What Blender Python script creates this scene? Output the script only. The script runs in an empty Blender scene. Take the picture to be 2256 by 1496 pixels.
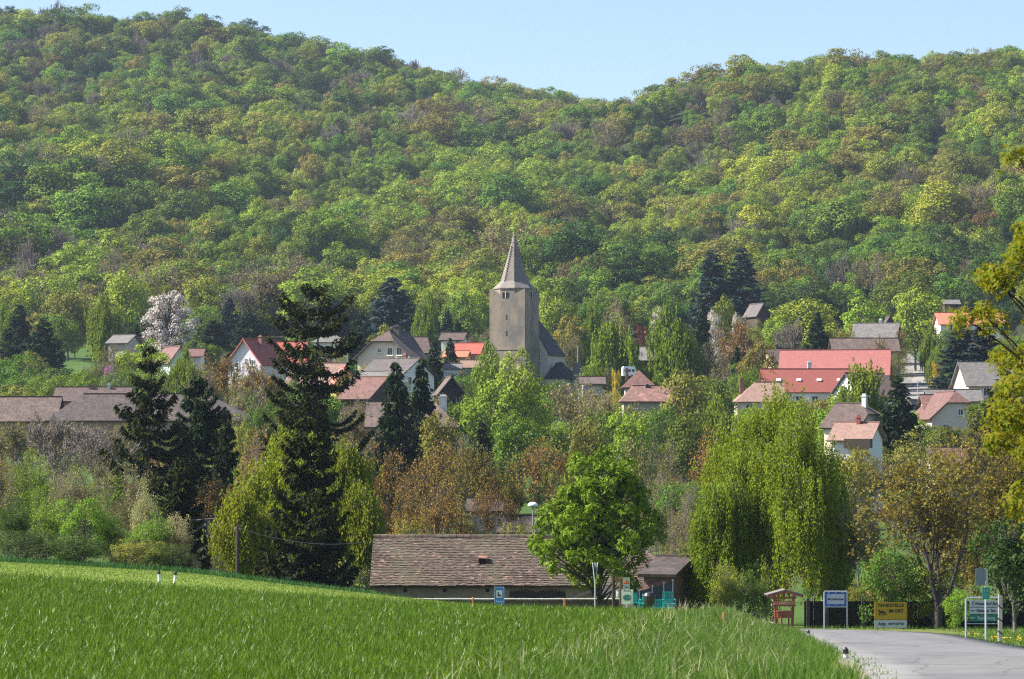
import bpy, math, random
import numpy as np
from mathutils import Vector, Matrix
R_ = math.radians
sc = bpy.context.scene
COL = sc.collection
# ------------------------------------------------------------------ camera
F = 6400.0; PITCH = math.atan(202 / 6400)
cam = bpy.data.objects.new('camera', bpy.data.cameras.new('camera')); COL.objects.link(cam)
cam.location = (0, 0, 0); cam.rotation_euler = (math.pi / 2 + PITCH, 0, 0)
cam.data.sensor_width = 36; cam.data.lens = 36 * F / 2256
cam.data.clip_start = 1; cam.data.clip_end = 6000
cam.data.dof.use_dof = True; cam.data.dof.focus_distance = 260; cam.data.dof.aperture_fstop = 4.5
sc.camera = cam
# ------------------------------------------------------------------ sky, sun, exposure
SUN_EL, SUN_AZ = R_(43), R_(272)          # azimuth from +Y, clockwise: the sun stands left
w = bpy.data.worlds.new('World'); sc.world = w; w.use_nodes = True
nt = w.node_tree; nt.nodes.clear()
sky = nt.nodes.new('ShaderNodeTexSky'); sky.sky_type = 'NISHITA'; sky.sun_disc = False
sky.sun_elevation = SUN_EL; sky.sun_rotation = SUN_AZ; sky.altitude = 300
sky.air_density = 1.0; sky.dust_density = 1.3; sky.ozone_density = 2.8
bg = nt.nodes.new('ShaderNodeBackground'); bg.inputs[1].default_value = 0.08
wo = nt.nodes.new('ShaderNodeOutputWorld')
nt.links.new(sky.outputs[0], bg.inputs[0]); nt.links.new(bg.outputs[0], wo.inputs[0])
sl = bpy.data.lights.new('sun', 'SUN'); sl.energy = 5.0; sl.angle = R_(0.53); sl.color = (1, .94, .84)
so = bpy.data.objects.new('sun', sl); COL.objects.link(so)
sd = Vector((math.sin(SUN_AZ) * math.cos(SUN_EL), math.cos(SUN_AZ) * math.cos(SUN_EL), math.sin(SUN_EL)))
so.rotation_euler = sd.to_track_quat('Z', 'Y').to_euler(); so.location = (-100, 100, 200)
sc.view_settings.view_transform = 'Standard'; sc.view_settings.look = 'None'
sc.view_settings.exposure = 1.36; sc.view_settings.gamma = 1
cy = sc.cycles
cy.max_bounces = 5; cy.diffuse_bounces = 2; cy.glossy_bounces = 2; cy.transmission_bounces = 3
cy.transparent_max_bounces = 4; cy.volume_bounces = 0; cy.caustics_reflective = False; cy.caustics_refractive = False
cy.use_denoising = False; cy.pixel_filter_type = 'BLACKMAN_HARRIS'; cy.filter_width = 1.2; cy.use_adaptive_sampling = True; cy.adaptive_threshold = 0.01

# ------------------------------------------------------------------ pixel helpers and terrain
SA, CA = math.sin(PITCH), math.cos(PITCH)
def zat(py, Y):
    v = (748 - py) / F
    return Y * (SA + v * CA) / (CA - v * SA)
def xat(px, py, Y):
    v = (748 - py) / F
    return (px - 1128) / F * Y / (CA - v * SA)
def at(px, py, Y): return Vector((xat(px, py, Y), Y, zat(py, Y)))
def px_of(x, Y): return 1128 + x / Y * F

COLS = np.array([-700, 0, 400, 850, 1128, 1560, 1750, 2000, 2256, 3000], float)
TAB = [
 (15, [1990]*10), (30, [1635]*10), (50, [1484,1490,1496,1498,1499,1499,1499,1500,1500,1500]),
 (75, [1340,1362,1385,1405,1415,1420,1430,1440,1440,1440]),
 (95, [1280,1302,1328,1352,1364,1368,1385,1400,1410,1410]),
 (110,[1245,1266,1294,1326,1341,1350,1374,1400,1410,1410]),
 (120,[1225,1247,1272,1312,1342,1358,1385,1400,1400,1400]),
 (130,[1215,1238,1260,1316,1367,1378,1390,1390,1390,1390]),
 (150,[1215,1240,1264,1335,1395,1398,1400,1390,1380,1380]),
 (180,[1225,1250,1282,1338,1372,1386,1386,1370,1350,1350]),
 (220,[1200,1200,1210,1240,1240,1240,1240,1250,1260,1260]),
 (270,[1110,1110,1120,1160,1170,1170,1160,1150,1150,1150]),
 (330,[990,990,1000,1060,1095,1085,1060,1040,1040,1040]),
 (400,[930,930,930,970,990,985,960,940,940,940]),
 (460,[880,880,880,900,915,910,885,880,870,870]),
 (520,[840,840,840,850,870,865,850,845,830,830]),
 (600,[790,790,790,790,800,800,785,780,770,770]),
 (700,[690,690,690,700,715,715,715,700,690,690]),
 (850,[535,540,560,590,600,600,590,560,550,550]),
 (1000,[385,395,425,455,470,455,425,380,365,360]),
 (1150,[225,245,285,335,365,222,165,160,195,200]),
 (1350,[30,55,70,190,245,330,300,280,270,270]),
 (1550,[140,180,240,300,350,400,390,380,370,370]),
 (2200,[600]*10)]
TY = np.array([r[0] for r in TAB], float); TP = np.array([r[1] for r in TAB], float)
NC, NR = 300, 420
U0, U1 = (-700 - 1128) / F, (3000 - 1128) / F
gy = np.exp(np.linspace(math.log(15), math.log(2200), NR)); gu = np.linspace(U0, U1, NC)
def _table():
    H = np.zeros((NR, len(COLS)))
    for c in range(len(COLS)): H[:, c] = np.interp(gy, TY, TP[:, c])
    G = np.zeros((NR, NC))
    for r in range(NR): G[r] = np.interp(gu * F + 1128, COLS, H[r])
    def sm(A, k, ax):
        n = 2 * k + 1; wgt = np.hanning(n + 2)[1:-1]; wgt /= wgt.sum()
        P = np.pad(A, [(k, k) if a == ax else (0, 0) for a in (0, 1)], mode='edge')
        return np.apply_along_axis(lambda m: np.convolve(m, wgt, 'valid'), ax, P)
    return sm(sm(G, 4, 0), 9, 1)
GP = _table()
v_ = (748 - GP) / F
GZ = gy[:, None] * (SA + v_ * CA) / (CA - v_ * SA)
def sstep(t): t = np.clip(t, 0, 1); return t * t * (3 - 2 * t)
XE = lambda Y: np.interp(Y, [15, 30, 52, 66, 118, 126], [1.5, 3.4, 6.5, 7.6, 11.6, 12.0])
ZR = lambda Y: np.interp(Y, [15, 30, 52, 66, 85, 100, 115, 130, 140, 150, 220], [-2.2, -3.2, -4.4, -5.2, -6.4, -7.25, -8.1, -8.9, -9.4, -10, -10])
RX, RY = np.meshgrid(gu, gy); RX = RX * RY
_s = sstep((RX - (XE(RY) - 3.2)) / 3.2) * (1 - sstep((RY - 150) / 40))
GZ = GZ * (1 - _s) + ZR(RY) * _s
# long folds and knolls of the wooded hill
_k = sstep((RY - 640) / 120) * (1 - .6 * sstep((RY - 1020) / 120))
GZ += _k * (8.5 * np.sin(RX / 38 + RY / 90 + 1.3) * np.sin(RY / 62 + RX / 120) + 3.5 * np.sin(RX / 17 - RY / 41) + 2.5 * np.sin(RY / 23 + RX / 31))
def T(x, Y):
    x = np.asarray(x, float); Y = np.asarray(Y, float)
    fy = np.clip((np.log(np.maximum(Y, 15.01)) - math.log(15)) / (math.log(2200) - math.log(15)) * (NR - 1), 0, NR - 1.001)
    fu = np.clip((x / Y - U0) / (U1 - U0) * (NC - 1), 0, NC - 1.001)
    i = fy.astype(int); j = fu.astype(int); a = fy - i; b = fu - j
    return GZ[i, j] * (1 - a) * (1 - b) + GZ[i + 1, j] * a * (1 - b) + GZ[i, j + 1] * (1 - a) * b + GZ[i + 1, j + 1] * a * b

# ------------------------------------------------------------------ materials
def newmat(name):
    m = bpy.data.materials.new(name); m.use_nodes = True
    n = m.node_tree.nodes; n.clear()
    return m, n, m.node_tree.links
def N(n, t, **k):
    x = n.new(t)
    for a, b in k.items(): setattr(x, a, b)
    return x
def setin(nd, **k):
    for a, b in k.items():
        nd.inputs[a.replace('_', ' ')].default_value = b
def c4(c): return (c[0], c[1], c[2], 1)
MC = {}
def plain(name, col, rough=.6, metal=0, var=.12, scale=3.0, bump=.0, col2=None, detail=5):
    if name in MC: return MC[name]
    m, n, l = newmat(name)
    tc = N(n, 'ShaderNodeTexCoord'); nz = N(n, 'ShaderNodeTexNoise'); nz.inputs['Scale'].default_value = scale
    nz.inputs['Detail'].default_value = detail; nz.inputs['Roughness'].default_value = .65
    l.new(tc.outputs['Object'], nz.inputs['Vector'])
    cr = N(n, 'ShaderNodeValToRGB')
    c2 = col2 or tuple(min(1, c * (1 + var)) for c in col)
    c1 = tuple(c * (1 - var) for c in col) if col2 is None else col
    cr.color_ramp.elements[0].color = c4(c1); cr.color_ramp.elements[1].color = c4(c2)
    cr.color_ramp.elements[0].position = .35; cr.color_ramp.elements[1].position = .65
    l.new(nz.outputs[0], cr.inputs[0])
    b = N(n, 'ShaderNodeBsdfPrincipled'); setin(b, Roughness=rough, Metallic=metal)
    l.new(cr.outputs[0], b.inputs['Base Color'])
    if bump:
        bp = N(n, 'ShaderNodeBump'); bp.inputs['Strength'].default_value = bump; bp.inputs['Distance'].default_value = .05
        l.new(nz.outputs[0], bp.inputs['Height']); l.new(bp.outputs[0], b.inputs['Normal'])
    o = N(n, 'ShaderNodeOutputMaterial'); l.new(b.outputs[0], o.inputs[0])
    MC[name] = m; return m
def leafmat(name, ca, cb, trans=.27, rough=.55, ovar=.32, hvar=.03):
    if name in MC: return MC[name]
    m, n, l = newmat(name)
    ge = N(n, 'ShaderNodeNewGeometry'); mx = N(n, 'ShaderNodeMix', data_type='RGBA')
    mx.inputs[6].default_value = c4(ca); mx.inputs[7].default_value = c4(cb)
    l.new(ge.outputs['Random Per Island'], mx.inputs[0])
    oi = N(n, 'ShaderNodeObjectInfo')
    hs = N(n, 'ShaderNodeHueSaturation')
    mr = N(n, 'ShaderNodeMapRange'); mr.inputs[3].default_value = 1 - ovar; mr.inputs[4].default_value = 1 + ovar
    l.new(oi.outputs['Random'], mr.inputs[0]); l.new(mr.outputs[0], hs.inputs['Value'])
    mt = N(n, 'ShaderNodeMath', operation='MULTIPLY'); mt.inputs[1].default_value = 7.31
    fr = N(n, 'ShaderNodeMath', operation='FRACT'); l.new(oi.outputs['Random'], mt.inputs[0]); l.new(mt.outputs[0], fr.inputs[0])
    mh = N(n, 'ShaderNodeMapRange'); mh.inputs[3].default_value = .5 - hvar; mh.inputs[4].default_value = .5 + hvar * .6
    l.new(fr.outputs[0], mh.inputs[0]); l.new(mh.outputs[0], hs.inputs['Hue'])
    l.new(mx.outputs[2], hs.inputs['Color'])
    b = N(n, 'ShaderNodeBsdfPrincipled'); setin(b, Roughness=rough); b.inputs['Specular IOR Level'].default_value = .08 if rough < 1 else .02
    tr = N(n, 'ShaderNodeBsdfTranslucent'); ms = N(n, 'ShaderNodeMixShader'); ms.inputs[0].default_value = trans
    l.new(hs.outputs[0], b.inputs['Base Color']); l.new(hs.outputs[0], tr.inputs[0])
    l.new(b.outputs[0], ms.inputs[1]); l.new(tr.outputs[0], ms.inputs[2])
    o = N(n, 'ShaderNodeOutputMaterial'); l.new(ms.outputs[0], o.inputs[0])
    MC[name] = m; return m
def tilemat(name, ca, cb, cc=None, row=.3, col=.25, patch=.25, pscale=.6, bump=.8, rough=.8):
    """roof tiles in courses, read from the roof's own metric UV map"""
    if name in MC: return MC[name]
    m, n, l = newmat(name)
    uv = N(n, 'ShaderNodeUVMap'); sp = N(n, 'ShaderNodeSeparateXYZ'); l.new(uv.outputs[0], sp.inputs[0])
    def M(op, a, b=None):
        k = N(n, 'ShaderNodeMath', operation=op)
        for i, q in enumerate((a, b)):
            if q is None: continue
            if isinstance(q, (int, float)): k.inputs[i].default_value = q
            else: l.new(q, k.inputs[i])
        return k.outputs[0]
    vr = M('DIVIDE', sp.outputs[1], row); vf = M('FLOOR', vr); vfr = M('FRACT', vr)
    off = M('MULTIPLY', M('MODULO', vf, 2.0), .5)
    ur = M('ADD', M('DIVIDE', sp.outputs[0], col), off); uf = M('FLOOR', ur)
    cm = N(n, 'ShaderNodeCombineXYZ'); l.new(uf, cm.inputs[0]); l.new(vf, cm.inputs[1])
    wn = N(n, 'ShaderNodeTexWhiteNoise', noise_dimensions='3D'); l.new(cm.outputs[0], wn.inputs[0])
    cr = N(n, 'ShaderNodeValToRGB'); cr.color_ramp.elements[0].color = c4(ca); cr.color_ramp.elements[1].color = c4(cb)
    l.new(wn.outputs[0], cr.inputs[0])
    nz = N(n, 'ShaderNodeTexNoise'); nz.inputs['Scale'].default_value = pscale; nz.inputs['Detail'].default_value = 6; nz.inputs['Roughness'].default_value = .7
    l.new(uv.outputs[0], nz.inputs['Vector'])
    r2 = N(n, 'ShaderNodeValToRGB'); r2.color_ramp.elements[0].position = .52; r2.color_ramp.elements[1].position = .66
    l.new(nz.outputs[0], r2.inputs[0])
    mp = M('MULTIPLY', r2.outputs[0], patch)
    mx = N(n, 'ShaderNodeMix', data_type='RGBA'); l.new(mp, mx.inputs[0]); l.new(cr.outputs[0], mx.inputs[6])
    mx.inputs[7].default_value = c4(cc or tuple(c * .5 for c in ca))
    b = N(n, 'ShaderNodeBsdfPrincipled'); setin(b, Roughness=rough); l.new(mx.outputs[2], b.inputs['Base Color'])
    if bump:
        h = M('ADD', M('MULTIPLY', M('SUBTRACT', 1.0, vfr), 1.0), M('MULTIPLY', wn.outputs[0], .3))
        bp = N(n, 'ShaderNodeBump'); bp.inputs['Strength'].default_value = bump; bp.inputs['Distance'].default_value = .06
        l.new(h, bp.inputs['Height']); l.new(bp.outputs[0], b.inputs['Normal'])
    o = N(n, 'ShaderNodeOutputMaterial'); l.new(b.outputs[0], o.inputs[0])
    MC[name] = m; return m
def stucco(name, col, stain=(.25, .2, .15), amt=.35, scale=.5, lo=.45, hi=.72):
    if name in MC: return MC[name]
    m, n, l = newmat(name)
    tc = N(n, 'ShaderNodeTexCoord'); mpg = N(n, 'ShaderNodeMapping'); mpg.inputs['Scale'].default_value = (1, 1, .55)
    l.new(tc.outputs['Object'], mpg.inputs[0])
    nz = N(n, 'ShaderNodeTexNoise'); nz.inputs['Scale'].default_value = scale; nz.inputs['Detail'].default_value = 8; nz.inputs['Roughness'].default_value = .7
    l.new(mpg.outputs[0], nz.inputs['Vector'])
    cr = N(n, 'ShaderNodeValToRGB'); cr.color_ramp.elements[0].position = lo; cr.color_ramp.elements[1].position = hi
    l.new(nz.outputs[0], cr.inputs[0])
    mt = N(n, 'ShaderNodeMath', operation='MULTIPLY'); mt.inputs[1].default_value = amt; l.new(cr.outputs[0], mt.inputs[0])
    mx = N(n, 'ShaderNodeMix', data_type='RGBA'); mx.inputs[6].default_value = c4(col); mx.inputs[7].default_value = c4(stain)
    l.new(mt.outputs[0], mx.inputs[0])
    b = N(n, 'ShaderNodeBsdfPrincipled'); setin(b, Roughness=.9); l.new(mx.outputs[2], b.inputs['Base Color'])
    o = N(n, 'ShaderNodeOutputMaterial'); l.new(b.outputs[0], o.inputs[0])
    MC[name] = m; return m

GLASS = plain('window glass', (.02, .025, .03), rough=.12, var=.3)
FRAME = plain('white frame', (.75, .75, .72), rough=.5, var=.04)
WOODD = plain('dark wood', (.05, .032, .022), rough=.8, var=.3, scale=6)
BARK = plain('bark', (.045, .037, .03), rough=.95, var=.4, scale=9)
BARKG = plain('grey bark', (.13, .115, .10), rough=.95, var=.3, scale=7)
BARKP = plain('twig bark', (.17, .14, .125), rough=.95, var=.25, scale=3)
BARKB = plain('birch bark', (.55, .53, .48), rough=.8, scale=5, col2=(.12, .11, .10))

# ------------------------------------------------------------------ mesh building (numpy)
class MB:
    def __init__(s): s.V = []; s.Q = []; s.Tt = []; s.n = 0; s.UQ = []; s.hasuv = False
    def add(s, V, Q=None, Tr=None, uv=None):
        V = np.asarray(V, float).reshape(-1, 3)
        if Q is not None and len(Q): s.Q.append(np.asarray(Q, int) + s.n)
        if Tr is not None and len(Tr): s.Tt.append(np.asarray(Tr, int) + s.n)
        s.V.append(V); s.n += len(V); return s
    def box(s, c, size, rz=0, rot=None):
        x, y, z = [q / 2 for q in size]
        v = np.array([[-x,-y,-z],[x,-y,-z],[x,y,-z],[-x,y,-z],[-x,-y,z],[x,-y,z],[x,y,z],[-x,y,z]])
        if rot is not None: v = v @ np.array(rot).T
        if rz:
            a, b = math.cos(rz), math.sin(rz); v = v @ np.array([[a, b, 0], [-b, a, 0], [0, 0, 1]])
        return s.add(v + np.array(c), [[0,3,2,1],[4,5,6,7],[0,1,5,4],[1,2,6,5],[2,3,7,6],[3,0,4,7]])
    def arrays(s):
        V = np.concatenate(s.V) if s.V else np.zeros((0, 3))
        Q = np.concatenate(s.Q) if s.Q else np.zeros((0, 4), int)
        t = np.concatenate(s.Tt) if s.Tt else np.zeros((0, 3), int)
        return V, Q, t
    def mesh(s, name, mat, smooth=False):
        return mk(name, *s.arrays(), mat, smooth)
    def obj(s, name, mat, parent=None, smooth=False):
        return link(name, s.mesh(name, mat, smooth), parent)
def mk(name, V, Q, t, mat, smooth=False, mi=None, uv=None):
    me = bpy.data.meshes.new(name)
    nq, ntr = len(Q), len(t)
    me.vertices.add(len(V)); me.vertices.foreach_set('co', np.ascontiguousarray(V, dtype=np.float32).ravel())
    li = np.concatenate([Q.ravel(), t.ravel()]).astype(np.int32)
    me.loops.add(len(li)); me.loops.foreach_set('vertex_index', li)
    me.polygons.add(nq + ntr)
    st = np.concatenate([np.arange(nq) * 4, nq * 4 + np.arange(ntr) * 3]).astype(np.int32)
    me.polygons.foreach_set('loop_start', st)
    me.polygons.foreach_set('use_smooth', np.full(nq + ntr, bool(smooth)))
    for m in (mat if isinstance(mat, (list, tuple)) else [mat]): me.materials.append(m)
    if mi is not None: me.polygons.foreach_set('material_index', np.asarray(mi, np.int32))
    if uv is not None:
        ul = me.uv_layers.new(name='UVMap'); ul.data.foreach_set('uv', np.ascontiguousarray(uv, dtype=np.float32).ravel())
    me.update(calc_edges=True); me.validate(clean_customdata=False)
    return me
def link(name, data, parent=None):
    o = bpy.data.objects.new(name, data); COL.objects.link(o)
    if parent: o.parent = parent
    return o
def tag(o, label=None, cat=None, group=None, kind=None):
    if label: o['label'] = label
    if cat: o['category'] = cat
    if group: o['group'] = group
    if kind: o['kind'] = kind
    return o
def thing(name, label, cat, loc=(0, 0, 0), rz=0, group=None):
    o = link(name, None); o.location = loc; o.rotation_euler = (0, 0, rz); return tag(o, label, cat, group)
def nrm(a): return a / np.maximum(np.linalg.norm(a, axis=-1, keepdims=True), 1e-9)
def tubes(P0, P1, r0, r1, k=4):
    P0 = np.atleast_2d(P0); P1 = np.atleast_2d(P1); n = len(P0)
    r0 = np.broadcast_to(r0, (n,)); r1 = np.broadcast_to(r1, (n,))
    D = nrm(P1 - P0); ref = np.where(np.abs(D[:, 2:3]) > .9, [[1., 0, 0]], [[0, 0, 1.]])
    A = nrm(np.cross(D, ref)); B = np.cross(D, A)
    th = np.arange(k) * 2 * math.pi / k
    ring = A[:, None] * np.cos(th)[None, :, None] + B[:, None] * np.sin(th)[None, :, None]
    V = np.concatenate([P0[:, None] + ring * r0[:, None, None], P1[:, None] + ring * r1[:, None, None]], 1).reshape(-1, 3)
    j = np.arange(k); q = np.stack([j, (j + 1) % k, k + (j + 1) % k, k + j], 1)
    return V, (q[None] + (np.arange(n) * 2 * k)[:, None, None]).reshape(-1, 4)
def leaves(P, D, Nn, L, W):
    """rhombic leaves: base point, direction, facing, length, width"""
    D = nrm(D); S = nrm(np.cross(D, Nn)); n = len(P)
    L = np.broadcast_to(L, (n,))[:, None]; W = np.broadcast_to(W, (n,))[:, None]
    V = np.stack([P, P + D * L * .45 + S * W * .5, P + D * L, P + D * L * .45 - S * W * .5], 1).reshape(-1, 3)
    return V, np.arange(n * 4).reshape(-1, 4)
def loft(mb, pts, radii, k=10, cap=True):
    """one continuous tube through points"""
    pts = np.array(pts, float); n = len(pts); th = np.arange(k) * 2 * math.pi / k
    d = nrm(np.gradient(pts, axis=0)); V = []
    for i in range(n):
        ref = np.array([1., 0, 0]) if abs(d[i][2]) > .7 else np.array([0, 0, 1.])
        a = np.cross(d[i], ref); a /= np.linalg.norm(a); b = np.cross(d[i], a)
        V.append(pts[i] + (np.outer(np.cos(th), a) + np.outer(np.sin(th), b)) * radii[i])
    V = np.concatenate(V); Q = []
    for i in range(n - 1):
        for j in range(k): Q.append([i*k+j, i*k+(j+1) % k, (i+1)*k+(j+1) % k, (i+1)*k+j])
    V = np.vstack([V, pts[0], pts[-1]]); t = []
    if cap:
        for j in range(k): t.append([n*k, (j+1) % k, j]); t.append([n*k+1, (n-1)*k+j, (n-1)*k+(j+1) % k])
    mb.add(V, Q, t)
def rdir(rng, n): return nrm(rng.normal(size=(n, 3)))

# ------------------------------------------------------------------ tree generators: return wood (V,Q), leaf (V,Q)
def cat(parts):
    V = []; Q = []; n = 0
    for v, q in parts:
        V.append(v); Q.append(q + n); n += len(v)
    return (np.concatenate(V), np.concatenate(Q)) if V else (np.zeros((0, 3)), np.zeros((0, 4), int))
def bez(a, b, c, m):
    t = np.linspace(0, 1, m)[None, :, None]
    return (1 - t) ** 2 * a[:, None] + 2 * t * (1 - t) * b[:, None] + t * t * c[:, None]
def pathtubes(P, r0, r1, k):
    m = P.shape[1]; out = []
    rr = np.linspace(0, 1, m)
    for i in range(m - 1):
        ra = r0 * (1 - rr[i]) + r1 * rr[i]; rb = r0 * (1 - rr[i + 1]) + r1 * rr[i + 1]
        out.append(tubes(P[:, i], P[:, i + 1], ra, rb, k))
    return out
def clump_tree(seed, H, R, tf=.25, nc=45, cr=.33, nl=45, leaf=.45, trunk=.25, egg=0.0, jit=.25, droop=0, flat=.75, fan=1, twigs=6, inner=.25, rough=.38):
    rng = np.random.default_rng(seed)
    zc = H * (1 + tf) / 2; a = H * (1 - tf) / 2
    i = np.arange(nc) + .5; ph = np.arccos(1 - 2 * i / nc); th = math.pi * (1 + 5 ** .5) * i
    d = np.stack([np.cos(th) * np.sin(ph), np.sin(th) * np.sin(ph), np.cos(ph)], 1)
    d = nrm(d + rng.normal(size=d.shape) * .22)
    rr = 1 - cr * .75 + rng.uniform(-jit, jit * .35, nc); rr[rng.random(nc) < inner] *= .6
    C = d * rr[:, None]
    if egg: C[:, :2] *= (1 - egg * C[:, 2:3] * .6)
    C = C * np.array([R, R, a]); C[:, 2] += zc
    C[:, 2] = np.maximum(C[:, 2], tf * H * .8)
    csz = cr * R * rng.uniform(.7, 1.25, nc)
    wood = []
    nb = 7; tz = np.linspace(0, 1, nb); bend = rng.normal(size=(nb, 2)) * .02 * H * tz[:, None]
    tp = np.stack([bend[:, 0], bend[:, 1], tz * H * .9], 1)[None]
    wood += pathtubes(tp, np.array([trunk]), np.array([trunk * .15]), 7)
    t0 = np.clip(C[:, 2] / H * .75 - rng.uniform(.02, .15, nc), tf * .6, .85)
    S = np.stack([np.interp(t0, tz * .9, bend[:, 0]), np.interp(t0, tz * .9, bend[:, 1]), t0 * H], 1)
    mid = (S + C) / 2 + rng.normal(size=S.shape) * .06 * R; mid[:, 2] += .04 * H
    P = bez(S, mid, C, 5); wood += pathtubes(P, np.full(nc, trunk * .33), np.full(nc, trunk * .1), 4)
    if twigs:
        n = nc * twigs; ci = np.repeat(np.arange(nc), twigs); e = C[ci] + rdir(rng, n) * csz[ci][:, None] * .8
        wood.append(tubes(P[ci, 3] * .4 + C[ci] * .6, e, trunk * .08, trunk * .03, 3))
    n = nc * nl; ci = np.repeat(np.arange(nc), nl)
    out = nrm(C - np.array([0, 0, zc - a * .3])); dd = nrm(rdir(rng, n) + out[ci] * .55 + np.array([0, 0, .25]))
    rad = csz[ci] * (rng.uniform(.45, 1.08, n) ** .6)
    P = C[ci] + dd * rad[:, None] * np.array([1, 1, flat])
    P += rng.normal(size=P.shape) * .06 * R * .4
    nn = nrm(dd + rng.normal(size=dd.shape) * rough + np.array([0, 0, .2]))
    tan = nrm(np.cross(nn, rdir(rng, n)) + np.array([0, 0, -droop]))
    L = leaf * rng.uniform(.7, 1.35, n)
    lf = []
    if fan == 1: lf.append(leaves(P - tan * L[:, None] * .5, tan, nn, L, L * .72))
    else:
        for k in range(fan):
            ang = (k - (fan - 1) / 2) * 1.1
            sd_ = np.cross(nn, tan); t2 = tan * math.cos(ang) + sd_ * math.sin(ang)
            lf.append(leaves(P, t2, nrm(nn + rng.normal(size=nn.shape) * .15), L, L * .42))
    return cat(wood), cat(lf)
def branch_tree(seed, H, R, lv=6, split=3, spread=.45, up=.12, t0=.25, r0=.18, nl=4, leaf=.2, lsz=.25, first=5, fit=True, lev=1, droop=0, minr=.006):
    rng = np.random.default_rng(seed)
    P = np.zeros((1, 3)); D = np.array([[0, 0, 1.]]); L = np.array([H * t0]); r = np.array([r0])
    segs = []; tips = []
    E = P + D * L[:, None]
    segs.append((P, E, r, r * .85, 8))
    pp, pe, pd, pl, pr = P, E, D, L, r * .85
    for l in range(1, lv + 1):
        k = first if l == 1 else split
        n = len(pp) * k; ix = np.repeat(np.arange(len(pp)), k)
        f = rng.uniform(.45, 1, n); f[::k] = 1
        if l == 1: f = rng.uniform(.85, 1, n)
        s = pp[ix] * (1 - f[:, None]) + pe[ix] * f[:, None]
        sp = spread * (1.5 if l == 1 else 1)
        d = nrm(pd[ix] + rng.normal(size=(n, 3)) * sp + np.array([0, 0, up]))
        ln = (H * (1 - t0) * .36 if l == 1 else 1) * (1 if l == 1 else pl[ix]) * rng.uniform(.6, .95, n)
        rad = pr[ix] * (rng.uniform(.5, .75, n)); rad[::k] = pr[ix][::k] * .8
        rad = np.maximum(rad, minr)
        m = s + d * ln[:, None] * .5; d2 = nrm(d + rng.normal(size=(n, 3)) * .22 + np.array([0, 0, up * .6 - droop * (l > lv - 2)]))
        e = m + d2 * ln[:, None] * .5
        kk = 6 if l < 3 else (4 if l < 5 else 3)
        segs.append((s, m, rad, rad * .85, kk)); segs.append((m, e, rad * .85, np.maximum(rad * .7, minr * .7), kk))
        pp, pe, pd, pl, pr = m, e, d2, ln, rad * .7
        if l >= lv - lev: tips.append((m, e, d2))
    allz = np.concatenate([s[1] for s in segs])
    sx = sz = 1
    if fit:
        sx = R / max(np.percentile(np.hypot(allz[:, 0], allz[:, 1]), 97), .1); sz = H / np.percentile(allz[:, 2], 99.7)
    Sc = np.array([sx, sx, sz])
    wood = [tubes(a * Sc, b * Sc, ra, rb, k) for a, b, ra, rb, k in segs]
    lf = []
    if nl:
        for m, e, d in tips:
            n = len(e) * nl; ix = np.repeat(np.arange(len(e)), nl); t = rng.uniform(.2, 1.05, n)[:, None]
            p = (m[ix] * (1 - t) + e[ix] * t) * Sc + rng.normal(size=(n, 3)) * lsz
            dd = nrm(d[ix] * .4 + rdir(rng, n)); nn = nrm(rdir(rng, n) + np.array([0, 0, .6]))
            ll = leaf * rng.uniform(.6, 1.4, n); lf.append(leaves(p, dd, nn, ll, ll * .6))
    return cat(wood), cat(lf), [(m * Sc, e * Sc, d) for m, e, d in tips]
def birch_tree(seed, H, R, strands=2, slen=.28, leaf=.16, step=.22, lv=5, r0=.16, per=1, multi=1, dome=(1, 1, .9, .6)):
    wood, _, tips = branch_tree(seed, H, R, lv=lv, split=3, spread=.38, up=.25, t0=.12, r0=r0, nl=0, first=4 + 2 * multi, lev=1, droop=.35)
    rng = np.random.default_rng(seed + 77)
    dm = lambda V: V * np.stack([np.interp(V[:, 2] / H, [0, .5, .8, 1], dome)] * 2 + [np.ones(len(V))], 1)
    wood = (dm(wood[0]), wood[1]); E = dm(np.concatenate([t[1] for t in tips])); n = len(E) * strands
    s = E[np.repeat(np.arange(len(E)), strands)] + rng.normal(size=(n, 3)) * .3
    ln = np.minimum(rng.uniform(.3, 1, n) * slen * H, np.maximum(s[:, 2] - .15 * H * rng.uniform(.2, 1, n), .3))
    drift = rng.normal(size=(n, 2)) * .06
    m = np.maximum((ln / step).astype(int), 2) * per
    ix = np.repeat(np.arange(n), m); t = rng.random(len(ix))
    p = s[ix].copy(); p[:, 2] -= t * ln[ix]; p[:, :2] += drift[ix] * (t * ln[ix])[:, None]
    p += rng.normal(size=p.shape) * .06
    d = nrm(rdir(rng, len(ix)) * .55 + np.array([0, 0, -1])); nn = rdir(rng, len(ix))
    L = leaf * rng.uniform(.6, 1.4, len(ix)); lf = leaves(p, d, nn, L, L * .5)
    e = s.copy(); e[:, 2] -= ln; e[:, :2] += drift * ln[:, None]
    return wood, lf
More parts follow.
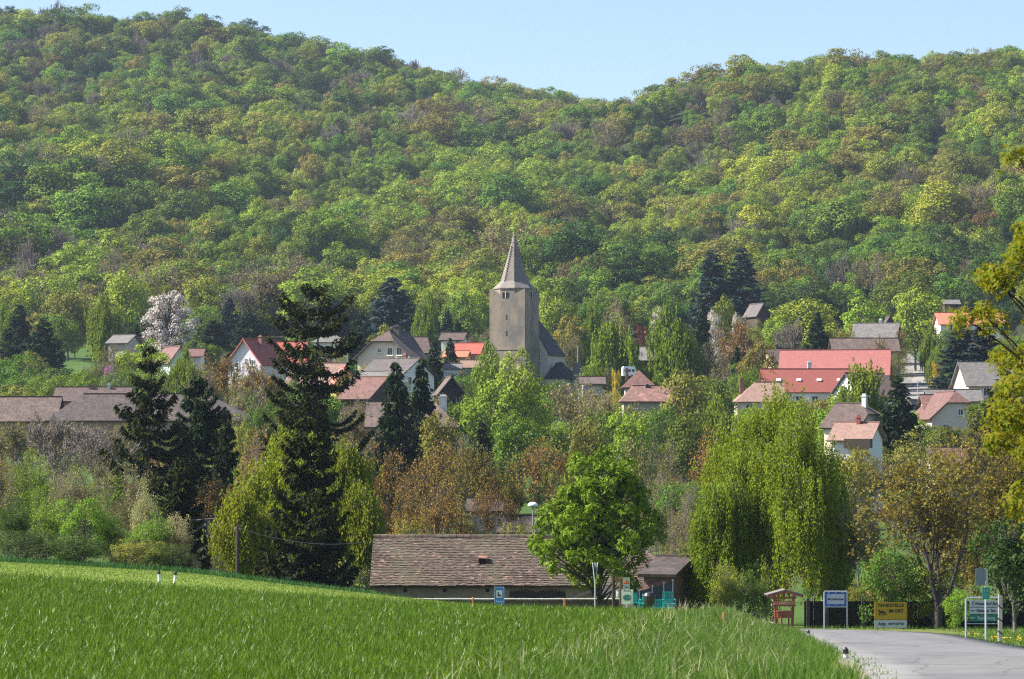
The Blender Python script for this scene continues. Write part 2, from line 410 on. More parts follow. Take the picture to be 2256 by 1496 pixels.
def spruce_tree(seed, H, prof, nw=26, nb=6, leaf=.45, dens=9, sag=.35, upt=.3, trunk=.22, wid=.3, t0=.08, hang=.8, jit=.25, whorl=.35, head=1.0):
    rng = np.random.default_rng(seed)
    wood = []; tp = np.array([[[0, 0, 0], [0, 0, H * .5], [.03 * H * rng.normal() * .3, 0, H]]])
    tt = np.linspace(0, 1, 8); tp = np.stack([np.sin(tt * 5 + seed) * .008 * H, np.cos(tt * 4) * .006 * H, tt * H], 1)[None]
    wood += pathtubes(tp, np.array([trunk]), np.array([.02]), 7)
    n = nw * nb
    t = np.repeat(np.linspace(t0, .985, nw), nb) + rng.normal(size=n) * whorl / nw
    t = np.clip(t, t0 * .8, .99)
    az = rng.uniform(0, 2 * math.pi, n); Rr = np.interp(t, *prof) * rng.uniform(1 - jit, 1 + jit * .6, n)
    o = np.stack([np.cos(az), np.sin(az), np.zeros(n)], 1)
    m = 7; s = np.linspace(0, 1, m)
    z0 = t * H
    lift = np.interp(t, [0, .5, .8, .93, 1], [-.15, -.04, .04 * head, .15 * head, .7])
    dz = (lift[:, None] * s[None] - sag * np.sin(s * math.pi * .8)[None] * (1 - t * .5)[:, None] + upt * s[None] ** 3) * Rr[:, None]
    P = o[:, None] * (s[None, :, None] * Rr[:, None, None]); P[:, :, 2] += z0[:, None] + dz
    wood += pathtubes(P, np.maximum(Rr * .016, .012), np.full(n, .008), 4)
    k = np.maximum((Rr * dens).astype(int), 4); ix = np.repeat(np.arange(n), k); M = len(ix)
    u = rng.random(M) ** .75 * .99; f = u * (m - 1); i0 = f.astype(int); fr = (f - i0)[:, None]
    p = P[ix, i0] * (1 - fr) + P[ix, np.minimum(i0 + 1, m - 1)] * fr
    side = np.stack([-o[ix][:, 1], o[ix][:, 0], np.zeros(M)], 1) * rng.choice([-1, 1], M)[:, None]
    spreadw = (1 - u * .7) * rng.random(M)
    p = p + side * (spreadw * Rr[ix] * .26)[:, None]
    d = nrm(o[ix] * rng.uniform(.2, .9, M)[:, None] + side * rng.uniform(0, .9, M)[:, None] + np.array([0, 0, -1]) * (hang * rng.uniform(.2, 1.1, M))[:, None])
    nn = nrm(rdir(rng, M) + np.array([0, 0, 1.2])); L = leaf * rng.uniform(.6, 1.3, M)
    return cat(wood), leaves(p, d, nn, L, L * wid)
def topfan(seed): pass

# ------------------------------------------------------------------ tree library
LM = {
 'beech': leafmat('beech leaves', (.125, .205, .012), (.21, .295, .028)),
 'bright': leafmat('fresh yellow green leaves', (.18, .245, .014), (.28, .34, .034)),
 'green': leafmat('mid green leaves', (.075, .148, .012), (.14, .22, .026)),
 'dark': leafmat('dark green leaves', (.035, .075, .012), (.065, .115, .02)),
 'olive': leafmat('olive young leaves', (.17, .175, .022), (.25, .24, .042)),
 'ochre': leafmat('ochre budding leaves', (.24, .14, .03), (.37, .235, .06), hvar=.010, ovar=.2),
 'umber': leafmat('brown olive buds', (.19, .155, .045), (.25, .22, .06), hvar=.010),
 'bare': leafmat('sparse brown buds', (.15, .115, .075), (.21, .165, .10), trans=.2, hvar=.01),
 'blossom': leafmat('white blossom', (.43, .37, .33), (.62, .56, .51), ovar=.05, hvar=.005),
 'birch': leafmat('birch leaves', (.13, .19, .010), (.22, .28, .024), ovar=.12, hvar=.015, trans=.42),
 'gold': leafmat('golden birch leaves', (.135, .18, .010), (.26, .275, .02), ovar=.1, hvar=.01, trans=.42),
 'chestnut': leafmat('chestnut leaves', (.075, .145, .006), (.175, .265, .014), ovar=.03, hvar=.01, trans=.3),
 'spruce': leafmat('spruce needles', (.010, .016, .005), (.050, .056, .014), trans=.1, ovar=.1, hvar=.01, rough=1),
 'spruceg': leafmat('green spruce needles', (.012, .026, .011), (.036, .058, .02), trans=.1, ovar=.15, hvar=.02, rough=1),
 'bluefir': leafmat('blue fir needles', (.015, .030, .030), (.045, .07, .07), trans=.1, ovar=.15, hvar=.02, rough=1),
 'pink': leafmat('lilac blossom', (.3, .12, .22), (.45, .2, .32), trans=.3),
 'red': leafmat('copper leaves', (.11, .02, .02), (.16, .035, .03), trans=.3, hvar=.01),
 'yellow': leafmat('yellow blossom', (.55, .38, .03), (.7, .5, .05), trans=.3, hvar=.01),
 'cream': leafmat('cream budding leaves', (.24, .22, .08), (.40, .38, .17), trans=.35, hvar=.01),
 'walnut': leafmat('olive brown walnut leaves', (.19, .16, .022), (.30, .255, .045), ovar=.05, hvar=.01, trans=.4),
 'maple': leafmat('orange green young leaves', (.14, .21, .008), (.26, .20, .010), trans=.5, ovar=.05, hvar=.01),
}
LIB = {}
def lib(key, Ht, Rt, wood, leaf, wm, lm):
    if len(leaf[0]): Rt = float(np.percentile(np.hypot(leaf[0][:, 0], leaf[0][:, 1]), 95)); Ht = float(np.percentile(leaf[0][:, 2], 99.8))
    LIB[key] = dict(H=Ht, R=Rt, wood=mk(key + '_trunk', wood[0], wood[1], np.zeros((0, 3), int), wm, True),
                    leaf=mk(key + '_crown', leaf[0], leaf[1], np.zeros((0, 3), int), LM[lm]) if len(leaf[0]) else None,
                    raw=(wood, leaf), wm=wm, lm=LM[lm])
def mklib():
    for v in range(3):
        for i, (k, m) in enumerate([('beech', 'beech'), ('bright', 'bright'), ('green', 'green'), ('dark', 'dark'), ('olive', 'olive')]):
            w_, l_ = clump_tree(10 * i + v, 13, 4.6, tf=.18, nc=40 + 8 * v, cr=.30 + .02 * v, nl=95, leaf=.36, flat=.85, trunk=.22, jit=.3, egg=.2 * (v - 1))
            lib(f'{k}{v}', 13, 4.6, w_, l_, BARKG, m)
        w_, l_, _ = branch_tree(200 + v, 12, 4.8, lv=6, split=3, spread=.4, t0=.2, r0=.2, nl=2, leaf=.30, lsz=.18, minr=.022)
        lib(f'ochre{v}', 12, 4.8, w_, l_, BARK, 'ochre')
        w_, l_, _ = branch_tree(230 + v, 12, 4.6, lv=6, split=3, spread=.36, t0=.22, r0=.2, nl=2, leaf=.30, lsz=.18, minr=.03)
        lib(f'umber{v}', 12, 4.6, w_, l_, BARKP, 'umber')
        w_, l_, _ = branch_tree(260 + v, 12, 4.6, lv=6, split=3, spread=.34, t0=.25, r0=.2, nl=1, leaf=.22, lsz=.12, minr=.035)
        lib(f'bare{v}', 12, 4.6, w_, l_, BARKP, 'bare')
        # near, finer versions
        w_, l_ = clump_tree(300 + v, 8, 4, tf=.04, nc=60, cr=.28, nl=110, leaf=.2, trunk=.12, jit=.3, inner=.35, twigs=8)
        lib(f'bush{v}', 8, 4, w_, l_, BARKG, 'green')
        w_, l_ = clump_tree(310 + v, 8, 4, tf=.04, nc=55, cr=.26, nl=90, leaf=.17, trunk=.12, jit=.35, inner=.35, twigs=8)
        lib(f'obush{v}', 8, 4, w_, l_, BARKG, 'olive')
        w_, l_ = birch_tree(320 + v, 14, 4, strands=2, leaf=.42, step=.22, lv=5, r0=.16)
        lib(f'birch{v}', 14, 4, w_, l_, BARKB, 'birch')
        pr = ([0, .1, .5, .85, 1], [3.6, 3.9, 2.6, 1.0, .1])
        w_, l_ = spruce_tree(340 + v, 15, pr, nw=24, nb=8, leaf=.7, dens=22, sag=.3, wid=.42)
        lib(f'spruce{v}', 15, 3.6, w_, l_, BARK, 'spruceg')
        w_, l_ = spruce_tree(350 + v, 15, pr, nw=26, nb=8, leaf=.65, dens=24, sag=.15, upt=.1, wid=.42, hang=.4)
        lib(f'bluefir{v}', 15, 3.6, w_, l_, BARK, 'bluefir')
        w_, l_, _ = branch_tree(380 + v, 10, 4.2, lv=6, split=3, spread=.42, t0=.15, r0=.12, nl=2, leaf=.17, lsz=.12, minr=.012, first=6)
        lib(f'thicket{v}', 10, 4.2, w_, l_, BARKP, 'umber')
        w_, l_, _ = branch_tree(390 + v, 9, 3.6, lv=6, split=3, spread=.42, t0=.1, r0=.1, nl=5, leaf=.17, lsz=.16, minr=.012, first=7)
        lib(f'shrub{v}', 9, 3.6, w_, l_, BARKG, 'green')
        w_, l_, _ = branch_tree(400 + v, 11, 4.8, lv=6, split=3, spread=.42, t0=.2, r0=.17, nl=3, leaf=.2, lsz=.14, minr=.016)
        lib(f'walnut{v}', 11, 4.8, w_, l_, BARK, 'ochre')
    w_, l_ = clump_tree(500, 12, 5, tf=.04, egg=.5, nc=90, cr=.2, nl=80, leaf=.3, trunk=.3, jit=.3)
    lib('blossom0', 12, 5, w_, l_, BARK, 'blossom')
    for k, m in (('pink0', 'pink'), ('red0', 'red'), ('yellow0', 'yellow'), ('cream0', 'cream')):
        w_, l_ = clump_tree(501, 5, 2.5, tf=.1, nc=36, cr=.28, nl=60, leaf=.2, trunk=.08, jit=.3)
        lib(k, 5, 2.5, w_, l_, BARKG, m)
mklib()
CATN = {'beech': 'beech_tree', 'bright': 'beech_tree', 'green': 'broadleaf_tree', 'dark': 'broadleaf_tree', 'olive': 'oak_tree', 'ochre': 'walnut_tree', 'walnut': 'walnut_tree',
        'umber': 'budding_tree', 'bare': 'bare_tree', 'birch': 'birch_tree', 'spruce': 'spruce_tree', 'bluefir': 'fir_tree', 'blossom': 'cherry_tree', 'bush': 'bush', 'obush': 'bush',
        'thicket': 'thicket_shrub', 'shrub': 'shrub', 'pink': 'lilac_bush', 'red': 'copper_bush', 'yellow': 'forsythia_bush', 'cream': 'flowering_bush'}
_tmat = {}
def place(key, x, Y, H, Rr, rz, label, group=None, z=None, lm=None):
    e = LIB[key]; kind = key.rstrip('0123456789'); nm = CATN[kind]
    zb = float(T(x, Y)) - .15 if z is None else z
    o = thing(nm, label, 'bush' if 'bush' in nm or 'shrub' in nm else 'tree', (x, Y, zb), rz, group)
    o.scale = (Rr / e['R'], Rr / e['R'], H / e['H'])
    link('trunk', e['wood'], o)
    if e['leaf']:
        le = e['leaf']
        if lm:
            kk = (key, lm)
            if kk not in _tmat:
                le = le.copy(); le.materials[0] = LM[lm]; _tmat[kk] = le
            le = _tmat[kk]
        link('crown', le, o)
    return o
rnd = random.Random(5)
def tree(kind, px, top, hw, Y, label, group=None, lm=None, v=None):
    nv = 1 if kind + '1' not in LIB else 3
    key = f'{kind}{rnd.randrange(nv) if v is None else v}'
    x = xat(px, top, Y); g = float(T(x, Y)); H = max(zat(top, Y) - g, 1.2); hw *= 1.35 if kind in ('spruce', 'bluefir') else 1.0
    return place(key, x, Y, H, hw * Y / F * 1.06, rnd.uniform(0, 6.28), label, group, lm=lm)

# ------------------------------------------------------------------ ground sheet, road
def groundmat(name, cols, scale, rough=.95, bump=.4):
    m, n, l = newmat(name); tc = N(n, 'ShaderNodeTexCoord')
    nz = N(n, 'ShaderNodeTexNoise'); nz.inputs['Scale'].default_value = scale; nz.inputs['Detail'].default_value = 9; nz.inputs['Roughness'].default_value = .7
    l.new(tc.outputs['Object'], nz.inputs['Vector'])
    cr = N(n, 'ShaderNodeValToRGB'); e = cr.color_ramp.elements
    e[0].position = .3; e[1].position = .7; e[0].color = c4(cols[0]); e[1].color = c4(cols[-1])
    for i, c in enumerate(cols[1:-1]): q = e.new(.3 + .4 * (i + 1) / (len(cols) - 1)); q.color = c4(c)
    l.new(nz.outputs[0], cr.inputs[0]); b = N(n, 'ShaderNodeBsdfPrincipled'); setin(b, Roughness=rough); l.new(cr.outputs[0], b.inputs['Base Color'])
    b.inputs['Specular IOR Level'].default_value = .1
    bp = N(n, 'ShaderNodeBump'); bp.inputs['Strength'].default_value = bump; bp.inputs['Distance'].default_value = .1
    l.new(nz.outputs[0], bp.inputs['Height']); l.new(bp.outputs[0], b.inputs['Normal'])
    o = N(n, 'ShaderNodeOutputMaterial'); l.new(b.outputs[0], o.inputs[0]); return m
GM = [groundmat('field soil', [(.022, .045, .008), (.04, .09, .012)], 3),
      groundmat('mown grass', [(.10, .16, .02), (.15, .22, .035), (.19, .25, .055)], 1.3),
      groundmat('verge ground', [(.06, .09, .02), (.11, .14, .035), (.2, .17, .08)], 1.5),
      groundmat('garden ground', [(.06, .07, .03), (.05, .10, .02), (.09, .13, .03)], .12),
      groundmat('forest floor', [(.035, .035, .018), (.04, .055, .018)], .1)]
def ground():
    V = np.stack([RX, RY, GZ], -1).reshape(-1, 3)
    i, j = np.meshgrid(np.arange(NR - 1), np.arange(NC - 1), indexing='ij')
    a = i * NC + j; Q = np.stack([a, a + 1, a + NC + 1, a + NC], -1).reshape(-1, 4)
    c = V[Q].mean(1); xe = XE(c[:, 1])
    mi = np.full(len(Q), 3)
    mi[c[:, 1] > 630] = 4
    mi[c[:, 1] < 108] = 0
    mi[(c[:, 1] >= 108) & (c[:, 1] < 131)] = 1
    mi[(c[:, 1] < 145) & (c[:, 0] > xe - 3)] = 2
    mi[(c[:, 1] >= 131) & (c[:, 1] < 145)] = 2
    o = link('ground', mk('ground', V, Q, np.zeros((0, 3), int), GM, True, mi)); tag(o, kind='structure')
ground()
def ribbon(name, pts, mat, lift, n=80):
    P = np.array(pts, float); d = np.concatenate([[0], np.cumsum(np.hypot(*np.diff(P[:, :2], axis=0).T))])
    s = np.linspace(0, d[-1], n)
    ks = max(3, n // 12) | 1
    f = lambda k: np.convolve(np.pad(np.interp(s, d, P[:, k]), ks // 2, mode='reflect', reflect_type='odd'), np.ones(ks) / ks, 'valid')
    x, y, wd = f(0), f(1), f(2)
    t = nrm(np.stack([np.gradient(x), np.gradient(y)], 1)); nr_ = np.stack([-t[:, 1], t[:, 0]], 1)
    m = 7; V = []
    for k in range(m):
        a = (k / (m - 1) - .5); X = x + nr_[:, 0] * wd * a; Y_ = y + nr_[:, 1] * wd * a
        V.append(np.stack([X, Y_, T(X, Y_) + lift + .03 * (1 - (2 * a) ** 2)], 1))
    V = np.stack(V, 1).reshape(-1, 3); i, j = np.meshgrid(np.arange(n - 1), np.arange(m - 1), indexing='ij')
    a = i * m + j; Q = np.stack([a, a + m, a + m + 1, a + 1], -1).reshape(-1, 4)
    # skirt so that the slab has a thickness
    e1 = V[0::m] - [0, 0, .3]; e2 = V[m - 1::m] - [0, 0, .3]; b0 = len(V)
    V = np.vstack([V, e1, e2]); k = np.arange(n - 1)
    Q = np.vstack([Q, np.stack([k * m, b0 + k, b0 + k + 1, (k + 1) * m], 1), np.stack([k * m + m - 1, (k + 1) * m + m - 1, b0 + n + k + 1, b0 + n + k], 1)])
    o = link(name, mk(name, V, Q, np.zeros((0, 3), int), mat, True)); tag(o, kind='structure'); return o
ASPH = groundmat('worn asphalt', [(.13, .128, .13), (.16, .158, .16), (.185, .182, .178)], .8, rough=.85, bump=.15)
def crack(m):
    n = m.node_tree.nodes; l = m.node_tree.links; b = [q for q in n if q.type == 'BSDF_PRINCIPLED'][0]; src = b.inputs['Base Color'].links[0].from_socket
    tc = N(n, 'ShaderNodeTexCoord'); mp = N(n, 'ShaderNodeMapping'); mp.inputs['Scale'].default_value = (.55, .16, .5); l.new(tc.outputs['Object'], mp.inputs[0])
    nz = N(n, 'ShaderNodeTexNoise'); nz.inputs['Scale'].default_value = 1.6; nz.inputs['Detail'].default_value = 6; l.new(mp.outputs[0], nz.inputs['Vector'])
    ad = N(n, 'ShaderNodeMix', data_type='RGBA'); ad.inputs[0].default_value = .35; l.new(mp.outputs[0], ad.inputs[6]); l.new(nz.outputs['Color'], ad.inputs[7])
    v = N(n, 'ShaderNodeTexVoronoi', feature='DISTANCE_TO_EDGE'); v.inputs['Scale'].default_value = 1.3; l.new(ad.outputs[2], v.inputs['Vector'])
    cr = N(n, 'ShaderNodeValToRGB'); cr.color_ramp.elements[0].position = .004; cr.color_ramp.elements[1].position = .02; cr.color_ramp.elements[0].color = (.72, .72, .72, 1); l.new(v.outputs['Distance'], cr.inputs[0])
    n2 = N(n, 'ShaderNodeTexNoise'); n2.inputs['Scale'].default_value = .8; n2.inputs['Detail'].default_value = 3; l.new(mp.outputs[0], n2.inputs['Vector'])
    c2 = N(n, 'ShaderNodeValToRGB'); c2.color_ramp.elements[0].position = .42; c2.color_ramp.elements[1].position = .5; c2.color_ramp.elements[0].color = (.88, .88, .89, 1); l.new(n2.outputs[0], c2.inputs[0])
    a = N(n, 'ShaderNodeMix', data_type='RGBA', blend_type='MULTIPLY'); a.inputs[0].default_value = 1; l.new(src, a.inputs[6]); l.new(cr.outputs[0], a.inputs[7])
    c = N(n, 'ShaderNodeMix', data_type='RGBA', blend_type='MULTIPLY'); c.inputs[0].default_value = 1; l.new(a.outputs[2], c.inputs[6]); l.new(c2.outputs[0], c.inputs[7]); l.new(c.outputs[2], b.inputs['Base Color'])
crack(ASPH)
GRAV = groundmat('pale shoulder', [(.12, .11, .08), (.19, .17, .13)], 3)
LANE = groundmat('village lane', [(.19, .18, .165), (.25, .24, .22)], .3)
_ys = [18, 30, 40, 52, 66, 80, 95, 108, 118]
_road = [(float(XE(y)) + 3.05, y, 6.1) for y in _ys] + [(14.0, 124, 6.1), (11.5, 129.5, 6.1), (6, 133, 6), (-2, 135, 6), (-10, 136, 5.5), (-30, 138, 5)]
ribbon('road', _road, ASPH, .07, 140)
ribbon('road_shoulder', [(a, b, c + .45) for a, b, c in _road], GRAV, .045, 140)
ribbon('village_road', [(xat(p, 800, y), y, wv) for p, y, wv in [(2000, 400, 5), (2012, 450, 6), (2020, 500, 6.5), (2015, 540, 6.5), (1992, 580, 5), (1975, 610, 4), (1990, 640, 4)]], LANE, .5, 90)

# ------------------------------------------------------------------ buildings
ROOF = {
 'old': tilemat('old brown tiles', (.034, .026, .024), (.075, .054, .047), (.17, .11, .085), row=.3, col=.22, patch=.35),
 'oldl': tilemat('old mossy tiles', (.06, .043, .038), (.125, .085, .07), (.24, .15, .115), row=.3, col=.22, patch=.5),
 'brown': tilemat('brown tiles', (.06, .04, .036), (.105, .068, .058), row=.32, col=.3, patch=.25),
 'redbrown': tilemat('red brown tiles', (.10, .05, .042), (.165, .08, .065), (.13, .07, .06), row=.35, col=.3, patch=.4),
 'patchy': tilemat('patchy red tiles', (.12, .065, .055), (.2, .10, .08), (.42, .24, .18), row=.3, col=.25, patch=.85, pscale=.9),
 'red': tilemat('red tiles', (.29, .065, .045), (.36, .09, .06), row=.35, col=.3, patch=.15),
 'brick': tilemat('brick red sheets', (.20, .05, .038), (.22, .058, .044), row=.33, col=.33, patch=.12, bump=.3),
 'rose': tilemat('rose red shingles', (.27, .088, .078), (.30, .104, .093), row=.4, col=.4, patch=.12, bump=.6),
 'pink': tilemat('pale red tiles', (.20, .12, .095), (.27, .165, .13), (.17, .11, .085), row=.32, col=.25, patch=.5),
 'orange': tilemat('orange tiles', (.36, .125, .075), (.42, .155, .09), row=.35, col=.3, patch=.15),
 'grey': tilemat('grey slates', (.10, .092, .088), (.15, .14, .13), (.2, .18, .16), row=.4, col=.4, patch=.3, bump=.4),
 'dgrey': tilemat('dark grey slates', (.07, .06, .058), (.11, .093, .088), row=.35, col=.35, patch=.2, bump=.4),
 'slate': tilemat('black church shingles', (.028, .027, .032), (.045, .043, .048), (.06, .055, .06), row=.3, col=.3, patch=.3, bump=.4),
}
WALL = {
 'white': stucco('white render', (.72, .71, .68), (.5, .47, .42), .3), 'shaded_white': stucco('shade-tinted white render', (.62, .58, .64), (.5, .48, .5), .3),  # the lilac wall is white with its bluish shade put into the colour
 'cream': stucco('cream render', (.72, .60, .45), (.55, .47, .36), .3), 'yellow': stucco('yellow render', (.62, .42, .10), (.45, .3, .1), .3),
 'grey': stucco('grey render', (.36, .34, .32), (.2, .18, .16), .5), 'old': stucco('old bare plaster', (.34, .25, .17), (.2, .115, .068), .8, scale=.9),
 'pinkw': stucco('pale pink render', (.66, .54, .48), (.5, .4, .34), .3), 'dark': WOODD, 'ochre': stucco('ochre plaster', (.5, .36, .22), (.3, .2, .12), .5),
 'brick': tilemat('dark red brick', (.10, .05, .04), (.18, .085, .065), (.22, .17, .14), row=.09, col=.26, patch=.4, bump=.3),
 'green': stucco('pale green render', (.45, .60, .52), (.4, .45, .4), .3), 'stone': stucco('church stone', (.40, .36, .30), (.19, .17, .15), .75, scale=.45),
}
def chimney(parent, x, y, z0, z1, w_, mat):
    mb = MB(); mb.box((x, y, (z0 + z1) / 2), (w_, w_, z1 - z0)); mb.box((x, y, z1 + .06), (w_ * 1.3, w_ * 1.3, .12)); mb.box((x, y, z1 + .22), (w_ * .8, w_ * .8, .2))
    return mb.obj('chimney', mat, parent)
BRK = plain('chimney brick', (.25, .12, .09), rough=.9, var=.25, scale=8)
CHW = plain('chimney plaster', (.6, .58, .54), rough=.9, var=.15)
def window(parent, origin, ud, nd, ww, wh, fr=FRAME, bars=True):
    """frame (window) with its pane; origin is the window's centre on the wall face"""
    u = np.array(ud, float); n_ = np.array(nd, float); z = np.array([0, 0, 1.]); Rm = np.stack([u, n_, z], 1)
    mb = MB(); t = min(.11, ww * .14); o = np.array(origin, float)
    def bx(du, dz, su, sz, dn=.03, sn=.1): mb.box(o + u * du + z * dz + n_ * dn, (su, sn, sz), rot=Rm)
    bx(-ww / 2, 0, t, wh + t); bx(ww / 2, 0, t, wh + t); bx(0, wh / 2, ww - t, t); bx(0, -wh / 2, ww - t, t); bx(0, -wh / 2 - t, ww + .25, .06, .08, .2)
    if bars: bx(0, 0, .05, wh - t, .02, .05)
    f = mb.obj('window', fr, parent)
    p = MB(); p.box(o + n_ * .012, (ww - t * .8, .03, wh - t * .8), rot=Rm); p.obj('pane', GLASS, f)
def poly_uv(V, faces):
    """planar metric UVs, u along the horizontal, v up the slope"""
    uv = []
    for f in faces:
        P = V[f]; n_ = np.cross(P[1] - P[0], P[2] - P[1])
        if np.linalg.norm(n_) < 1e-9: n_ = np.array([0, 0, 1.])
        n_ = n_ / np.linalg.norm(n_); u = np.cross([0, 0, 1.], n_)
        if np.linalg.norm(u) < 1e-3: u = np.array([1., 0, 0])
        u = u / np.linalg.norm(u); v = np.cross(n_, u)
        for p in P: uv.append([p @ u, p @ v])
    return uv
def polyobj(name, V, faces, mat, parent, solid=0.0):
    V = np.array(V, float); me = bpy.data.meshes.new(name); me.from_pydata(V.tolist(), [], faces); me.materials.append(mat)
    ul = me.uv_layers.new(name='UVMap'); ul.data.foreach_set('uv', np.array(poly_uv(V, faces), np.float32).ravel()); me.update()
    o = link(name, me, parent)
    if solid:
        md = o.modifiers.new('thickness', 'SOLIDIFY'); md.thickness = solid; md.offset = -1
    return o
HL = []
def house(name, label, Y, px0, px1, ye, yr, roof, wall, g=0, rot=0, dep=8, hip=(0, 0), hf=(1, 1), oh=.45, wins=(), chim=(), group=None, cat_='house', ridge_off=0, sags=0, trim=None, wv=None):
    HL.append((label, Y, px0, px1, ye, wv, name))
    """px0..px1: width of the face turned to the photo; g=1 turns the gable that way"""
    cx = (xat(px0, ye, Y) + xat(px1, ye, Y)) / 2; wd = (px1 - px0) / F * Y
    L, W = (dep, wd) if g else (wd, dep)
    cyy = Y + dep / 2
    ze = zat(ye, Y); zr = zat(yr, cyy if not g else Y + .3)
    gz = float(T(cx, cyy)) - 2.5
    gz = min(gz, ze - 2.6)
    rz = R_(rot) - (math.pi / 2 if g else 0)
    o = thing(name, label, cat_, (cx, cyy, gz), rz, group)
    h = ze - gz; rise = max(zr - ze, .3); hx, hy = L / 2, W / 2
    # roof lines
    sl_ = rise / hy
    ends = []
    for s, hp, f in ((-1, hip[0], hf[0]), (1, hip[1], hf[1])): ends.append((s, hp, f))
    V = []; wallF = []
    # walls with gable parts cut at the height where the hip starts
    wv = [(-hx, -hy, 0), (hx, -hy, 0), (hx, hy, 0), (-hx, hy, 0), (-hx, -hy, h), (hx, -hy, h), (hx, hy, h), (-hx, hy, h)]
    wf = [[0, 1, 5, 4], [2, 3, 7, 6]]
    for s, hp, f in ends:
        a, b = ((4, 7) if s < 0 else (5, 6)); lo = ((0, 3) if s < 0 else (1, 2)); ff = f if hp > 0 else 1
        if hp > 0 and f <= 0: top = [a, b]
        else:
            k = len(wv); yy = hy * (1 - ff) ; zz = h + rise * ff - .06
            if ff >= 1: wv.append((s * hx, 0, zz)); top = [a, k, b]
            else: wv += [(s * hx, -yy, zz), (s * hx, yy, zz)]; top = [a, k, k + 1, b]
        f_ = [lo[0]] + top + [lo[1]]
        wf.append(f_ if s < 0 else f_[::-1])
    polyobj('wall', wv, wf, WALL[wall] if isinstance(wall, str) else wall, o)
    # roof
    e = oh; RV = []; rf = []
    ez = h - sl_ * e
    xl = -hx - e; xr = hx + e; hr = h + rise + .02
    def endpts(s, hp, f):
        X = s * (hx + e)
        if hp <= 0: return None
        return X, s * (hx - hp), f
    A = endpts(-1, hip[0], hf[0]); B = endpts(1, hip[1], hf[1])
    rl = A[1] if A else xl; rr = B[1] if B else xr
    def rake(s, X, f): y_ = (hy + e) * (1 - f); return y_, ez + (hr - ez) * f
    for side in (-1, 1):
        k = len(RV); pts = [(xl, side * (hy + e), ez), (xr, side * (hy + e), ez)]
        if B and B[2] > 0: y_, z_ = rake(1, xr, B[2]); pts.append((xr, side * y_, z_))
        pts.append((rr, 0, hr)); pts.append((rl, 0, hr))
        if A and A[2] > 0: y_, z_ = rake(-1, xl, A[2]); pts.append((xl, side * y_, z_))
        RV += pts; ix = list(range(k, k + len(pts))); rf.append(ix if side < 0 else ix[::-1])
    for s, X in ((-1, A), (1, B)):
        if not X: continue
        y_, z_ = rake(s, X[0], X[2]); k = len(RV)
        RV += [(X[0], -y_, z_), (X[0], y_, z_), (X[1], 0, hr)]; rf.append([k, k + 1, k + 2] if s > 0 else [k, k + 2, k + 1])
    ro = polyobj('roof', RV, rf, ROOF[roof] if isinstance(roof, str) else roof, o, .16)
    rc = MB(); rc.box(((rl + rr) / 2, 0, hr + .02), (abs(rr - rl), .28, .12)); rc.obj('ridge_cap', ROOF[roof] if isinstance(roof, str) else roof, ro)
    FO = {'f': ((0, -hy), (1, 0), (0, -1)), 'b': ((0, hy), (-1, 0), (0, 1)), 'e1': ((hx, 0), (0, 1), (1, 0)), 'e0': ((-hx, 0), (0, -1), (-1, 0))}
    for wn in wins:
        fc, u, z, ww, wh = wn[:5]; (ox, oy), ud, nd = FO[fc]
        window(o, (ox + ud[0] * u, oy + ud[1] * u, h + z), (*ud, 0), (*nd, 0), ww, wh, wn[5] if len(wn) > 5 else FRAME)
    for c in chim:
        x, y, up, cw = c[:4]; chimney(ro, x, y, h + rise * .3, h + rise + up, cw, c[4] if len(c) > 4 else BRK)
    if trim:   # gutter and verge boards
        m = MB(); m.box((0, -hy - e - .03, ez - .05), (L + 2 * e, .1, .1)); m.obj('gutter', trim, ro)
    return o, h, rise, hx, hy
W1 = [('e1', -2.0, -.9, .9, 1.1), ('e1', 1.6, -.9, .9, 1.1)]
def winrow(fc, n, span, z, ww=.9, wh=1.2): return [(fc, -span / 2 + span * i / max(n - 1, 1), z, ww, wh) for i in range(n)]
GZK = plain('zinc', (.35, .36, .37), rough=.4, metal=.6)

# --- village, left half
house('house', 'lilac-shaded gabled house with bright red roof, left of the tallest spruce', 425, 524, 606, 796, 746, 'red', 'shaded_white', g=1, rot=-24, dep=9, wins=[('e1', -1.2, -.55, .7, .8), ('e1', .3, .1, .4, .55), ('e1', 1.3, -.2, .7, .8)], chim=[(1, .8, .3, .5)])
house('house', 'long lilac-shaded wing with red roof behind the tallest spruce', 436, 600, 668, 800, 752, 'red', 'shaded_white', dep=7, wins=winrow('f', 2, 2, -1.2))
house('house', 'house with broad salmon roof half hidden by the tallest spruce', 395, 640, 756, 846, 800, 'pink', 'cream', dep=8, rot=-6, chim=[(1.5, .5, .5, .5)])
house('house', 'yellow gabled house front peeping out right of the tallest spruce', 388, 732, 776, 838, 808, 'orange', 'yellow', g=1, rot=10, dep=6)
house('house', 'tall cream house with half-hipped brown roof and three gable windows', 440, 806, 930, 783, 727, 'brown', 'cream', g=1, rot=-18, dep=10, hip=(0, 2.2), hf=(1, .62), oh=.7,
      wins=[('e1', -.7, .75, .55, .6), ('e1', 1.0, .6, .85, 1.15), ('e1', 2.5, .6, .85, 1.15), ('e1', -.6, -1.7, .6, .6), ('e1', 2.3, -1.7, .8, 1.1)], chim=[(1.2, .7, .6, .9, plain('dark chimney', (.06, .05, .05)))])
house('dormer_annex', 'brown roofed side wing on the right of the tall cream house', 447, 918, 952, 772, 742, 'brown', 'pinkw', dep=5, rot=-10, hip=(0, .8), hf=(1, 0), cat_='house', wins=[('f', .2, -.6, .6, .8)])
